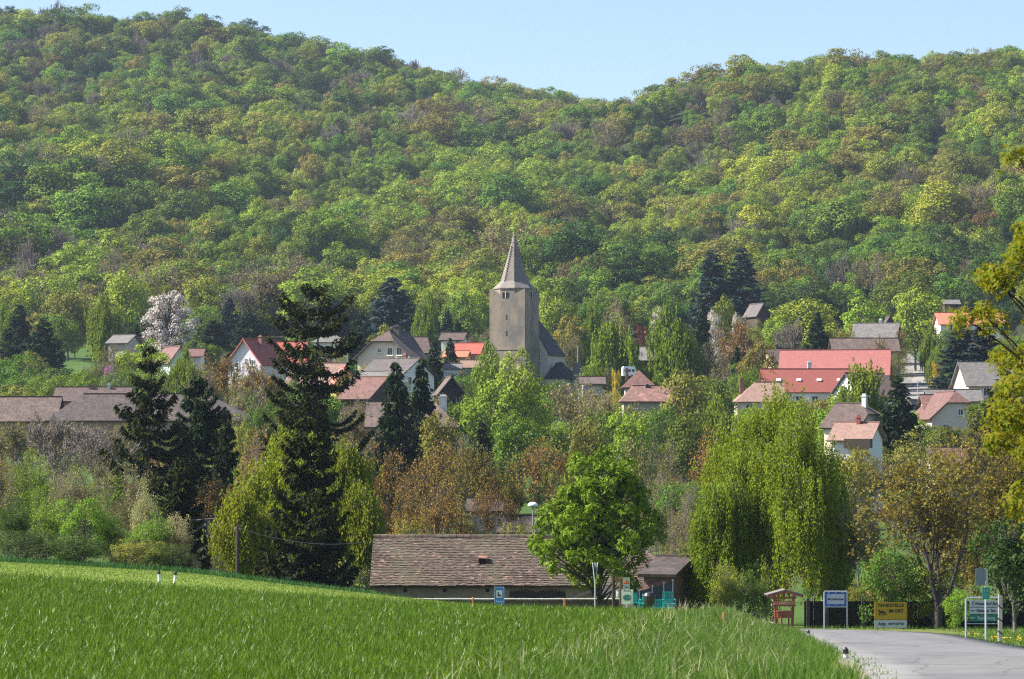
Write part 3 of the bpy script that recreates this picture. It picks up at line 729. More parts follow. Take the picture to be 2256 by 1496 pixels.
house('house', 'white house with grey-brown roof below the tall cream house', 385, 822, 925, 824, 790, 'dgrey', 'white', dep=8.5, rot=-30, hip=(0, 0), wins=[('f', 1.2, -1.3, .9, 1.1), ('e1', 0, -.9, .9, 1.1), ('e1', -2, -.9, .9, 1.1)], chim=[(.8, .6, .4, .5)])
house('house', 'small white gable with light grey roof left of the grey-brown roofed house', 374, 786, 862, 850, 818, 'grey', 'white', dep=7, rot=-28, wins=[('e1', 0, -.6, .8, .9)])
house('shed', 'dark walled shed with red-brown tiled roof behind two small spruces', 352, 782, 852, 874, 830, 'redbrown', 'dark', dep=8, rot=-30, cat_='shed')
house('barn', 'black-boarded gable barn with pale roof edge left of the church', 372, 962, 1014, 861, 829, 'oldl', plain('black boards', (.012, .012, .014), rough=.8, var=.3, scale=8), g=1, rot=6, dep=8, cat_='barn')
house('hut', 'small white flat-gabled hut among hedges left of the tower', 505, 977, 1024, 746, 733, 'brown', 'white', dep=4, rot=-12, cat_='hut', wins=[('f', 1, -.5, .7, .5)])
house('house', 'yellow house with red roof just left of the tower', 480, 1008, 1062, 777, 756, 'red', 'yellow', dep=7, rot=-10, wins=[('f', 1.2, -.7, .9, .9)], chim=[(-.5, .6, .2, .35)])
house('shed', 'low red-roofed annex of the yellow house by the tower', 472, 984, 1030, 784, 773, 'orange', 'yellow', dep=4, rot=-10, cat_='shed')
house('shed', 'low pink-tiled outbuilding against the hedge left of the tower', 455, 1020, 1062, 806, 793, 'pink', 'grey', dep=3, cat_='shed')
house('shed', 'flat pale-roofed garage below the yellow house', 450, 976, 1012, 810, 801, 'grey', 'white', dep=4, cat_='shed')
_old = house('farmhouse', 'long low farmhouse with worn pinkish tiles behind two small spruces', 318, 812, 1004, 935, 885, 'oldl', 'old', dep=8, hip=(0, 2.4), hf=(1, 0), chim=[(3.3, -.7, .5, .8, CHW)], cat_='farmhouse')[0]
# far left
house('barn', 'huge old hipped barn with dark brown roof spread behind the left spruces', 322, 108, 548, 922, 868, 'old', 'old', dep=11, hip=(3.0, 5.2), hf=(0, 0), cat_='barn', sags=1)
house('barn', 'brown striped roof just above the huge hipped barn', 350, 122, 276, 880, 853, 'brown', 'old', dep=7, hip=(0, 0), chim=[(-.4, -.5, .2, .4, BRK), (1.8, -.5, .2, .35, CHW)], cat_='barn')
house('barn', 'low tiled barn at the far left edge', 330, -30, 118, 922, 874, 'oldl', 'old', dep=7, cat_='barn')
house('house', 'small house with shed-like grey roof left of the white cherry tree', 468, 248, 292, 753, 738, 'grey', 'grey', dep=5, rot=-20, wv=6)
house('house', 'pale green gable with brown-red roof under the white cherry tree', 450, 352, 398, 793, 762, 'redbrown', 'green', g=1, rot=25, dep=7)
house('house', 'low brown-red roofed house right below the white cherry tree', 455, 392, 442, 783, 768, 'redbrown', 'white', dep=6)
house('house', 'grey-roofed house glimpsed through the top of the tallest spruce', 500, 690, 762, 752, 738, 'grey', 'white', dep=7, hip=(2, 2), hf=(0, 0))
# right half
house('house', 'little pale house with pink hipped roof and one blue window right of the church', 475, 1308, 1344, 792, 772, 'pink', 'green', dep=4.5, hip=(1.2, 1.2), hf=(0, 0), wins=[('f', .2, -1.0, .9, 1.2, plain('blue frame', (.08, .13, .25), rough=.5))])
house('barn', 'grey-roofed wooden barn half behind the tall birch', 455, 1411, 1456, 790, 764, 'grey', 'dark', dep=6, rot=-12, cat_='barn')
house('house', 'small square house with pyramid tile roof and brick chimney', 372, 1378, 1440, 847, 815, 'redbrown', 'grey', dep=4.6, hip=(1.8, 1.8), hf=(0, 0), chim=[(-1.5, .8, -.05, .4)])
house('farmhouse', 'long low house with patchy red roof in front of the pyramid roof', 350, 1374, 1520, 880, 850, 'patchy', 'grey', dep=6.5, hip=(1.2, 0), hf=(0, 1), chim=[(-1.0, -.4, -.1, .4, plain('dark chimney', (.06, .05, .05)))], wins=[('f', -2.7, -.7, .6, .8)], cat_='farmhouse')
house('shed', 'small brown roof among shrubs right of the church', 400, 1284, 1328, 843, 830, 'oldl', 'grey', dep=5, cat_='shed')
house('shed', 'weathered shed with brown roof and ochre wall left of the rose-red roof', 462, 1694, 1740, 794, 768, 'brown', 'ochre', dep=6, rot=14, cat_='shed')
house('shed', 'tiny orange-roofed shed behind the ochre tree', 500, 1606, 1650, 772, 761, 'pink', 'dark', dep=4, cat_='shed')
house('house', 'big white house with long rose-red roof beside the village lane', 440, 1731, 1966, 823, 771, 'rose', 'white', dep=10, rot=-9, oh=.4, wins=[('e1', 0, -1.8, .9, 1.9, plain('brown frame', (.14, .08, .05))), ('f', 7.3, -1.0, .8, 1.1)],
      chim=[])
_h = house('house', 'white house with brick-red roof and four small hatches below the rose-red roof', 408, 1686, 1905, 861, 813, 'brick', 'white', dep=9, oh=.3, wins=winrow('f', 5, 9, -1.3), chim=[(-.2, .9, .85, .55, CHW)])
_ho, _hh, _hrise, _hx, _hy = _h
for i in range(4):
    m = MB(); u = -4.9 + i * 2.85; a = math.atan2(_hrise, _hy)
    Rm = np.array([[1, 0, 0], [0, math.cos(a), -math.sin(a)], [0, math.sin(a), math.cos(a)]])
    m.box((u, -_hy * .55, _hh + _hrise * .45 + .13), (.62, .5, .2), rot=Rm); m.obj('roof_hatch', FRAME, _ho)
house('house', 'white gabled house with brown roof and three tall gable windows by the dark spruce', 398, 1868, 1958, 872, 822, 'brown', 'white', dep=9, rot=24, oh=.4, wins=[('e1', -1.2, -1.2, .45, 1.5), ('e1', 0, -1.2, .45, 1.5), ('e1', 1.2, -1.2, .45, 1.5)])
house('house', 'low house with salmon hipped roof left of the brick-red roof', 392, 1626, 1724, 880, 842, 'pink', 'pinkw', dep=7, hip=(2.6, 0), hf=(0, 1), chim=[(-2.2, .4, .3, .5)], wins=winrow('f', 2, 3, -1.2))
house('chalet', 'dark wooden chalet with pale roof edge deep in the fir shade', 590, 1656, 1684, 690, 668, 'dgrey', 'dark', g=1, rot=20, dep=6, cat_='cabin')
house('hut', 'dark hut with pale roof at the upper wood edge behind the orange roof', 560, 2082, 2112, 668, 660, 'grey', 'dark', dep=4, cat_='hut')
house('barn', 'grey slate-roofed barn with dark gable above the rose-red roof', 500, 1892, 1984, 743, 712, 'grey', 'dark', dep=8, rot=-14, chim=[(.6, .5, .5, .5, CHW)], cat_='barn')
house('shed', 'low brownish tiled shed in front of the grey slate-roofed barn', 480, 1838, 1978, 770, 745, 'oldl', 'ochre', dep=6, cat_='shed')
house('shed', 'small brown gable peeping out left of the yellow-green round tree', 535, 1950, 1972, 712, 696, 'brown', 'dark', g=1, dep=4, cat_='shed')
house('house', 'long house with bright orange roof at the upper right', 520, 2072, 2212, 712, 689, 'orange', 'white', dep=8, wins=winrow('f', 4, 8, -.9), chim=[(-2, .5, .1, .5), (-.8, .5, .1, .4)])
house('house', 'cream house with grey slate roof at the right edge', 410, 2126, 2300, 846, 797, 'grey', 'cream', dep=9, rot=5, wins=winrow('f', 3, 6, -1.1), chim=[(1.3, -.6, .1, .5)])
house('house', 'long low grey slate roof behind the pink-cream gable', 400, 2050, 2160, 880, 858, 'grey', 'grey', dep=5, chim=[(-.3, .4, .25, .3)])
house('house', 'pink-cream house whose broad gable with red-brown roof faces the valley', 360, 2040, 2160, 916, 862, 'redbrown', 'pinkw', g=1, rot=8, dep=9, hip=(0, 1.2), hf=(1, .6), oh=.5, wins=[('e1', .3, .45, .7, .8), ('e1', -1.6, -1.6, .8, 1.1), ('e1', 1.8, -1.6, .8, 1.1)])
house('house', 'side wing with red-brown roof left of the pink-cream gable', 366, 2042, 2088, 900, 870, 'redbrown', 'cream', dep=7, wins=[('f', 0, -1.2, .7, .9)])
house('house', 'low grey roof with pale gable left of the pink-cream house', 372, 2000, 2048, 925, 880, 'grey', 'white', g=1, rot=-16, dep=8)
house('house', 'cream gabled house with bell-shaped gable and tall chimney above the great birch', 318, 1852, 1934, 936, 888, 'brown', 'cream', dep=7, rot=-34, hip=(0, 1.3), hf=(1, .55), wins=[('e1', -.4, .35, .45, .55), ('e1', .7, -1.1, .6, .7)], chim=[(1.3, -.3, .7, .5, CHW)])
_b = house('house', 'white house with pink tiled roof and dark balcony right of the great birch', 282, 1856, 1938, 965, 930, 'pink', 'white', dep=6, rot=-20, wins=[('f', .7, -2.1, .8, 1.0)], chim=[(.2, -.3, .4, .35, plain('red chimney', (.3, .06, .04)))])[0]
m = MB(); m.box((.9, -3.5, zat(977, 282) - _b.location.z), (2.6, 1.0, .9)); m.obj('balcony', WOODD, _b)
house('house', 'pale house glimpsed through the upper crown of the big walnut', 300, 2060, 2190, 1030, 985, 'redbrown', 'white', dep=7)
house('house', 'grey-walled house with pale gable glimpsed through the brown walnuts', 215, 1040, 1096, 1122, 1098, 'old', 'grey', dep=6)
house('shed', 'small grey shed behind the long barn, under the street lamp', 190, 1110, 1180, 1166, 1136, 'old', 'grey', dep=4, cat_='shed')
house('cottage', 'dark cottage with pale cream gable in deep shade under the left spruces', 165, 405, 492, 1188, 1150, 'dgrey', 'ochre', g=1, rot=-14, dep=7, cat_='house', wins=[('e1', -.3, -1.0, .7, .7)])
house('shed', 'tiled roof shed between the long barn and the great birch', 158, 1528, 1612, 1292, 1242, 'redbrown', 'brick', dep=4, rot=-8, hip=(0, 1.2), hf=(1, 0), cat_='shed')

# --- church
STONE = stucco('tower stone', (.27, .215, .155), (.125, .115, .105), .95, scale=.42, lo=.40, hi=.60)
SPIRE = tilemat('spire masonry', (.15, .13, .115), (.19, .165, .145), (.11, .10, .09), row=.5, col=.6, patch=.3, bump=.2)
def church():
    Yc = 463.0; a = 6.05; th = R_(-22)     # tower turned so that one face looks a little left
    cx = xat(1133, 700, Yc); gz = float(T(cx, Yc)) - 1.5
    o = thing('church', 'grey stone church with octagonal stone spire and black nave roof', 'church', (cx, Yc, gz), th)
    h = zat(640, Yc) - gz; hs = zat(512, Yc) - gz; r = a / 2
    oct_ = lambda rad, z: [(rad * math.cos(math.pi / 8 + k * math.pi / 4), rad * math.sin(math.pi / 8 + k * math.pi / 4), z) for k in range(8)]
    # square shaft
    hb = zat(772, Yc) - gz
    mb = MB(); mb.box((0, 0, hb / 2), (a + .35, a + .35, hb)); mb.obj('tower_plinth', STONE, o)
    V = [(-r, -r, hb), (r, -r, hb), (r, r, hb), (-r, r, hb), (-r, -r, h - 1.0), (r, -r, h - 1.0), (r, r, h - 1.0), (-r, r, h - 1.0)]
    polyobj('tower_wall', V, [[0, 1, 5, 4], [1, 2, 6, 5], [2, 3, 7, 6], [3, 0, 4, 7], [4, 5, 6, 7]], STONE, o)
    R8 = r / math.cos(math.pi / 8) * .995
    V = oct_(R8, h - 1.0) + oct_(R8, h + .25); k = np.arange(8)
    polyobj('bell_stage', V, [[i, (i + 1) % 8, 8 + (i + 1) % 8, 8 + i] for i in range(8)], STONE, o)
    for sx in (-1, 1):
        for sy in (-1, 1):   # stone shoulders at the four corners, rising to a point
            t = r * .42; V = [(sx * r, sy * r, h - 1.0), (sx * (r - 2 * t), sy * r, h - 1.0), (sx * r, sy * (r - 2 * t), h - 1.0), (sx * r * 1.0, sy * r * 1.0, h + .15), (sx * (r - t * .6), sy * (r - t * .6), h - .1)]
            f = [[0, 1, 3], [0, 3, 2], [1, 4, 3], [2, 3, 4], [1, 0, 2], [1, 2, 4]]
            polyobj('corner_shoulder', V, f, STONE, o)
    # spire: skirt then steep cone
    rs = [(R8 * 1.05, h + .2), (R8 * 1.045, h + .3), (R8 * .85, h + .95), (R8 * .68, h + 1.45), (R8 * .4, h + 4.6), (R8 * .14, hs - 1.6), (.16, hs - .3), (.02, hs)]
    V = []; f = []
    for rad, z in rs: V += oct_(rad, z)
    for i in range(len(rs) - 1):
        for j in range(8): f.append([i*8+j, i*8+(j+1) % 8, (i+1)*8+(j+1) % 8, (i+1)*8+j])
    f.append([7, 6, 5, 4, 3, 2, 1, 0]); sp = polyobj('spire', V, f, SPIRE, o)
    mb = MB(); loft(mb, [(0, 0, hs - 1.75), (0, 0, hs - 1.6), (0, 0, hs - 1.35)], [.42, .52, .3], 8); loft(mb, [(0, 0, hs - .75), (0, 0, hs - .6), (0, 0, hs - .45)], [.2, .3, .16], 8); mb.obj('spire_ring', SPIRE, sp)
    mb = MB()
    for j in range(8):       # crockets up the ribs
        ang = math.pi / 8 + j * math.pi / 4
        for q in range(15):
            t = q / 15; z = h + 1.55 + t * (hs - 1.9 - h - 1.55); rad = np.interp(z, [h + 1.45, h + 4.6, hs - 1.6], [R8 * .68, R8 * .4, R8 * .14]) + .05
            mb.box((rad * math.cos(ang), rad * math.sin(ang), z), (.22, .16, .16), rz=ang)
    mb.obj('crockets', SPIRE, sp)
    DK = plain('dark opening', (.008, .008, .01), rough=.9)
    def arch(u, z, ww, wh, face):
        mb = MB(); n = 7; pts = [(-ww / 2, -wh / 2), (ww / 2, -wh / 2)] + [(ww / 2 * math.cos(t), wh / 2 - ww / 2 + ww / 2 * math.sin(t)) for t in np.linspace(0, math.pi, n)]
        ud, nd = (np.array([1, 0, 0.]), np.array([0, -1, 0.])) if face == 'f' else (np.array([0, 1, 0.]), np.array([1, 0, 0.]))
        base = nd * (r + .02) + ud * u + np.array([0, 0, z]); V = [base + ud * p + np.array([0, 0, q]) for p, q in pts]; V += [v - nd * .3 for v in V]
        m_ = len(pts); f = [list(range(m_))] + [[i, m_ + i, m_ + (i + 1) % m_, (i + 1) % m_] for i in range(m_)]
        return polyobj('belfry_window', V, f, DK, o)
    zw = zat(652, Yc) - gz
    for face, c in (('f', -.25), ('e', 0.1)):
        for s in (-.33, .33): arch(c + s, zw, .5, 1.0, face)
        mb = MB(); base = (c, -r - .03, zw) if face == 'f' else (r + .03, c, zw); mb.box(base, (.1, .1, 1.0) if face == 'f' else (.1, .1, 1.0)); mb.obj('window_column', CHW, o)
    for py in (700, 736):
        mb = MB(); mb.box((-.1, -r - .0, zat(py, Yc) - gz), (.17, .06, .75)); mb.box((r, .1, zat(py, Yc) - gz), (.06, .17, .75)); mb.obj('slit_window', DK, o)
    mb = MB(); mb.box((0, 0, hb + .08), (a + .5, a + .5, .16)); mb.obj('string_course', STONE, o)
    # nave behind, roof steep and black
    NW = stucco('church nave wall', (.52, .49, .45), (.3, .27, .23), .6)
    hn = zat(778, Yc) - gz; rn = zat(664, Yc) - gz; wn = 4.6
    V = [(-wn, r, 0), (wn, r, 0), (wn, r + 7, 0), (-wn, r + 7, 0), (-wn, r, hn), (wn, r, hn), (wn, r + 7, hn), (-wn, r + 7, hn), (0, r, rn - .1)]
    polyobj('nave_wall', V, [[1, 2, 6, 5], [3, 0, 4, 7], [0, 1, 5, 8, 4], [2, 3, 7, 6]], NW, o)
    e = .35; V = [(-wn - e, r - .1, hn - .3), (wn + e, r - .1, hn - .3), (wn + e, r + 7.3, hn - .3), (-wn - e, r + 7.3, hn - .3), (0, r - .1, rn), (0, r + 2.2, rn)]
    polyobj('nave_roof', V, [[1, 2, 5, 4], [3, 0, 4, 5], [2, 3, 5]], ROOF['slate'], o, .15)
    # buttress and low sacristy with dark lean-to roof, round apse roof
    hc = zat(832, Yc - 3) - gz; ht = zat(796, Yc - 3) - gz
    mb = MB(); mb.box((wn + 1.6, r + 1.5, hc / 2), (3.4, 5, hc)); mb.box((wn + .4, r + 1.0, hn * .35), (.8, .9, hn * .7)); mb.obj('sacristy_wall', NW, o)
    x0, x1, y0, y1 = wn - .3, wn + 3.7, r - 1.2, r + 4.3
    V = [(x0, y0, hc - .1), (x1, y0, hc - .1), (x1, y1, hc - .1), (x0, y1, hc - .1), (x0 + 1.2, (y0 + y1) / 2, ht), (x0 + 2.2, (y0 + y1) / 2, ht)]
    polyobj('sacristy_roof', V, [[0, 1, 5, 4], [1, 2, 5], [2, 3, 4, 5], [3, 0, 4]], ROOF['slate'], o, .12)
    V = []; f = []; K = 14; cxx, cyy = wn + 3.9, r + 3.4
    for k in range(K): V.append((cxx + 2.3 * math.cos(2 * math.pi * k / K), cyy + 2.3 * math.sin(2 * math.pi * k / K), hc - .25))
    V.append((cxx, cyy, ht + .1)); f = [[k, (k + 1) % K, K] for k in range(K)]
    polyobj('round_chapel_roof', V, f, ROOF['grey'], o, .12)
    mb = MB(); loft(mb, [(cxx, cyy, 0), (cxx, cyy, hc - .2)], [2.0, 2.0], 14); mb.obj('round_chapel_wall', NW, o)
    for z in (hn * .55, hn * .8):
        mb = MB(); mb.box((wn + .02, r + 3.5, z), (.08, .5, 1.4)); mb.obj('nave_window', DK, o)
church()

# --- the near barn: every tile course is real
TILEB = None
def tilecourse_mat():
    m, n, l = newmat('weathered barn tiles'); ge = N(n, 'ShaderNodeNewGeometry'); cr = N(n, 'ShaderNodeValToRGB'); e = cr.color_ramp.elements
    e[0].color = c4((.058, .040, .031)); e[1].color = c4((.28, .16, .11)); e[0].position = 0; e[1].position = 1
    for p, c in ((.3, (.080, .055, .043)), (.6, (.105, .073, .057)), (.9, (.135, .095, .074)), (.965, (.15, .105, .08)), (.972, (.25, .15, .11))): q = e.new(p); q.color = c4(c)
    l.new(ge.outputs['Random Per Island'], cr.inputs[0]); tc = N(n, 'ShaderNodeTexCoord')
    nz = N(n, 'ShaderNodeTexNoise'); nz.inputs['Scale'].default_value = .7; nz.inputs['Detail'].default_value = 7; l.new(tc.outputs['Object'], nz.inputs['Vector'])
    mr = N(n, 'ShaderNodeMapRange'); mr.inputs[1].default_value = .4; mr.inputs[2].default_value = .65; mr.inputs[3].default_value = 0; mr.inputs[4].default_value = .5; l.new(nz.outputs[0], mr.inputs[0])
    mx = N(n, 'ShaderNodeMix', data_type='RGBA'); l.new(mr.outputs[0], mx.inputs[0]); l.new(cr.outputs[0], mx.inputs[6]); mx.inputs[7].default_value = c4((.13, .12, .075))
    b = N(n, 'ShaderNodeBsdfPrincipled'); setin(b, Roughness=.9); l.new(mx.outputs[2], b.inputs['Base Color']); o = N(n, 'ShaderNodeOutputMaterial'); l.new(b.outputs[0], o.inputs[0]); return m
TILEB = tilecourse_mat()
def tileroof(mb, A, B, C, D, tw, row, rng, skip=None):
    """A,B eave left/right, C,D ridge right/left; tiles laid in overlapping courses"""
    A, B, C, D = [np.array(q, float) for q in (A, B, C, D)]
    nrow = int(np.linalg.norm((D - A + C - B) / 2) / row); nn = np.cross(B - A, D - A); nn /= np.linalg.norm(nn)
    up = (D - A) / np.linalg.norm(D - A)
    for r in range(nrow + 1):
        t = r / nrow; L = A + (D - A) * t; Rr = B + (C - B) * t; ln = np.linalg.norm(Rr - L)
        if ln < tw: continue
        u = (Rr - L) / ln; k = int(ln / tw); off = (r % 2) * .5 * tw
        s = (np.arange(k) * tw + off); s = s[s + tw * .9 < ln + tw * .3]; k = len(s)
        if skip is not None: kp = ~skip(s, r); s = s[kp]; k = len(s)
        P = L + u * s[:, None]
        lift = (.035 + rng.uniform(-.006, .009, k) + .015 * np.sin(s * 1.3 + r * .4))[:, None]; slip = rng.normal(size=k)[:, None] * .012
        wv = (tw * .96); a = P + nn * (lift + .03) + up * slip; b = a + u * wv; th = .022
        c = b + up * row * 1.25 - nn * .035; d = a + up * row * 1.25 - nn * .035
        V = np.stack([a, b, c, d, a - nn * th, b - nn * th, c - nn * th, d - nn * th], 1).reshape(-1, 3)
        q = np.array([[0,1,2,3],[7,6,5,4],[0,4,5,1],[1,5,6,2],[2,6,7,3],[3,7,4,0]])
        mb.add(V, (q[None] + (np.arange(k) * 8)[:, None, None]).reshape(-1, 4))
def barn():
    rng = np.random.default_rng(3); Y = 150.0; dep = 7.0
    x0 = xat(828, 1290, Y); x1 = xat(1500, 1290, Y); cx = (x0 + x1) / 2; L = x1 - x0; gz = float(T(cx, Y)) - .6
    o = thing('barn', 'long low barn with weathered tile roof and crumbling plaster behind the green field', 'barn', (cx, Y + dep / 2, gz), 0)
    h = zat(1283, Y) - gz; rise = zat(1184, Y + dep / 2) - gz - h; hx, hy = L / 2, dep / 2
    V = [(-hx, -hy, 0), (hx, -hy, 0), (hx, hy, 0), (-hx, hy, 0), (-hx, -hy, h), (hx, -hy, h), (hx, hy, h), (-hx, hy, h), (-hx, 0, h + rise - .1)]
    polyobj('wall', V, [[0, 1, 5, 4], [1, 2, 6, 5], [2, 3, 7, 6], [3, 0, 4, 8, 7]], WALL['old'], o)
    e = .3; ez = h - rise / hy * e; sag = 0
    hipx = 2.6; ra = (-hx - .3, 0, h + rise); rb = (hx - hipx, 0, h + rise)
    A = (-hx - .3, -hy - e, ez); B = (hx + .3, -hy - e, ez); Bb = (hx + .3, hy + e, ez); Ab = (-hx - .3, hy + e, ez)
    ro = polyobj('roof', [A, B, Bb, Ab, ra, rb], [[0, 1, 5, 4], [1, 2, 5], [2, 3, 4, 5]], plain('roof battens', (.06, .045, .035), rough=.9), o, .08)
    u0 = (1079 - 828) / 672 * (L + .6) - .3; nr = 29
    hole = lambda s, r: (np.abs(s + .12 - u0) < .2) & (r >= 12) & (r <= 14)
    mb = MB(); tileroof(mb, A, B, rb, ra, .185, .152, rng, hole); t_ = mb.obj('front_tiles', TILEB, ro)
    mb = MB(); tileroof(mb, B, Bb, rb, rb, .155, .152, rng); mb.obj('hip_tiles', TILEB, ro)
    mb = MB()
    for P, Q_ in ((ra, rb), (rb, B), (rb, Bb)):
        P = np.array(P); Q_ = np.array(Q_); n = int(np.linalg.norm(Q_ - P) / .36); d = (Q_ - P) / n
        for i in range(n):
            c = P + d * i + np.array([0, 0, .04 + rng.uniform(-.012, .012)]); loft(mb, [c, c + d * 1.08], [.11, .125], 8)
    mb.obj('ridge_tiles', TILEB, ro)
    # bent vent over the missing tiles
    mb = MB(); sl_ = math.atan2(rise, hy); t = .46; yy = -hy - e + (hy + e) * t; zz = ez + (h + rise - ez) * t; xx = -hx - .3 + u0
    mb.box((xx, yy + .05, zz + .34), (.46, .42, .03), rot=[[1,0,0],[0,.95,-.2],[0,.2,.95]]); mb.box((xx - .2, yy + .1, zz + .17), (.03, .35, .32)); mb.box((xx + .2, yy + .1, zz + .17), (.03, .35, .32)); mb.obj('roof_vent', BRK, ro)
    # openings: small square holes, two wide broken arches
    DK = MC['dark opening']
    for px in (980, 1074, 893):
        mb = MB(); mb.box((xat(px, 1303, Y) - cx, -hy - .0, h - .42), (.18, .06, .16)); mb.obj('vent_hole', DK, o)
    for pa, pb in ((1122, 1184), (1184, 1246)):
        xa, xb = xat(pa, 1300, Y) - cx, xat(pb, 1300, Y) - cx; n = 13; zt = h - .36; zb = h - 1.15
        pts = [(xa, zb), (xb, zb)] + [(xb + (xa - xb) * k / n, zt - .17 + .17 * math.sin(math.pi * k / n) + rng.uniform(-.02, .02)) for k in range(n + 1)]
        V = [(p, -hy - .02, q) for p, q in pts] + [(p, -hy + .2, q) for p, q in pts]; m_ = len(pts)
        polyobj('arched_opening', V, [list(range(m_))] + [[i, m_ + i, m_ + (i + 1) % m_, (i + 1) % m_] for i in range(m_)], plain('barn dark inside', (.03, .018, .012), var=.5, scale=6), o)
        mb = MB()
        for k in range(9): loft(mb, [(xa + (xb - xa) * (k + .5) / 9, -hy - .1, h - .42), (xa + (xb - xa) * (k + .5) / 9, -hy + .15, h - .42)], [.045, .045], 6)
        mb.obj('beam_ends', plain('old beam', (.22, .15, .10), rough=.9, var=.3), o)
    mb = MB(); mb.box((0, -hy - .04, h - .16), (L, .1, .2)); mb.obj('cornice', WALL['old'], o)
    # leaning board and bricks on the right
    mb = MB(); mb.box((xat(1280, 1306, Y) - cx, -hy - .3, h - .62), (1.5, .06, .12), rot=[[.94,0,-.34],[0,1,0],[.34,0,.94]]); mb.obj('leaning_board', plain('grey plank', (.3, .25, .2), rough=.9), o)
    mb = MB(); mb.box((xat(1380, 1312, Y) - cx, -hy - .15, h - .9), (3.3, .3, 1.5)); mb.obj('patched_wall', WALL['pinkw'], o)
barn()
house('annex', 'brick annex with tiled lean roof at the right end of the long barn', 147.5, 1462, 1529, 1262, 1226, 'old', 'brick', dep=5.5, rot=-22, oh=.25, hip=(0, 0), cat_='annex')
# low wall with pale coping
def lowwall():
    Y = 143.5; x0, x1 = xat(800, 1320, Y), xat(1365, 1320, Y); zt = zat(1321, Y); zb = float(T((x0 + x1) / 2, Y)) - .8
    o = thing('garden_wall', 'low wall with pale coping in front of the long barn', 'wall', ((x0 + x1) / 2, Y, zb))
    mb = MB(); mb.box((0, 0, (zt - zb) / 2), (x1 - x0, .25, zt - zb)); mb.obj('masonry', plain('dark wall masonry', (.10, .075, .06), rough=.95, var=.4, scale=4), o)
    mb = MB(); rng = random.Random(2); n = 44; w_ = (x1 - x0) / n
    for i in range(n): mb.box((x0 - o.location.x + w_ * (i + .5), 0, zt - zb + .02 + rng.uniform(-.008, .008)), (w_ * .97, .36, .07))
    mb.obj('coping', plain('pale coping', (.5, .46, .4), rough=.9, var=.2), o)
lowwall()

# ------------------------------------------------------------------ street furniture and signs
def txt(s, size, mat, parent, loc, name='lettering', align='CENTER', rx=math.pi / 2, bold=0, sx=1):
    cu = bpy.data.curves.new('t', 'FONT'); cu.body = s; cu.size = size; cu.align_x = align; cu.align_y = 'CENTER'; cu.extrude = .004; cu.offset = bold
    to = bpy.data.objects.new('t', cu); me = bpy.data.meshes.new_from_object(to); me.name = name
    me.materials.clear(); me.materials.append(mat); bpy.data.objects.remove(to)
    o = link(name, me, parent); o.location = loc; o.rotation_euler = (rx, 0, 0); o.scale = (sx, 1, 1); return o
STEEL = plain('galvanised steel', (.42, .44, .46), rough=.45, metal=.5, var=.1)
WHT = plain('sign white', (.42, .46, .48), rough=.4, var=.03); BLK = plain('sign black', (.012, .012, .014), rough=.5)
BLU = plain('sign blue', (.012, .09, .34), rough=.4, var=.05); GRN = plain('sign green', (.0, .16, .10), rough=.4, var=.05)
YEL = plain('sign yellow', (.40, .24, .004), rough=.45, var=.05); TEAL = plain('teal plastic', (.0, .27, .25), rough=.4, var=.08)
ORW = plain('orange stained wood', (.21, .058, .016), rough=.55, var=.3, scale=4)
def pole(mb, x, z0, z1, r=.03, y=0): loft(mb, [(x, y, z0), (x, y, (z0 + z1) / 2), (x, y, z1)], [r, r, r], 10)
def stand(name, label, cat_, px, py_ref, Y, rz=0):
    x = xat(px, py_ref, Y); return thing(name, label, cat_, (x, Y, float(T(x, Y))), rz)
def town_sign():
    Y = 129; o = stand('town_sign', 'white blue-bordered place-name sign on two grey posts', 'sign', 1841, 1320, Y); g = o.location.z
    k = Y / F; wd = 50 * k; zt = zat(1303, Y) - g; zb = zat(1337, Y) - g; zc = (zt + zb) / 2; hh = zt - zb
    mb = MB(); pole(mb, -wd / 2, -.3, zt - .02, .032); pole(mb, wd / 2, -.3, zt - .02, .032)
    for z in (zt, zb): loft(mb, [(-wd / 2, 0, z), (wd / 2, 0, z)], [.03, .03], 10)
    mb.obj('frame', STEEL, o)
    mb = MB(); mb.box((0, -.03, zc), (wd * .9, .02, hh * .86)); p = mb.obj('blue_panel', BLU, o)
    mb = MB(); mb.box((0, -.045, zc), (wd * .76, .012, hh * .64)); p2 = mb.obj('white_field', WHT, p)
    txt('Michelstetten', .145, BLK, p, (0, -.056, zc), bold=.003, sx=.92)
    mb = MB()
    for x in (-.3, 0, .3):
        for z in (zt - .05, zb + .05): mb.box((x, -.03, z), (.05, .05, .04))
    mb.obj('clips', STEEL, o)
town_sign()
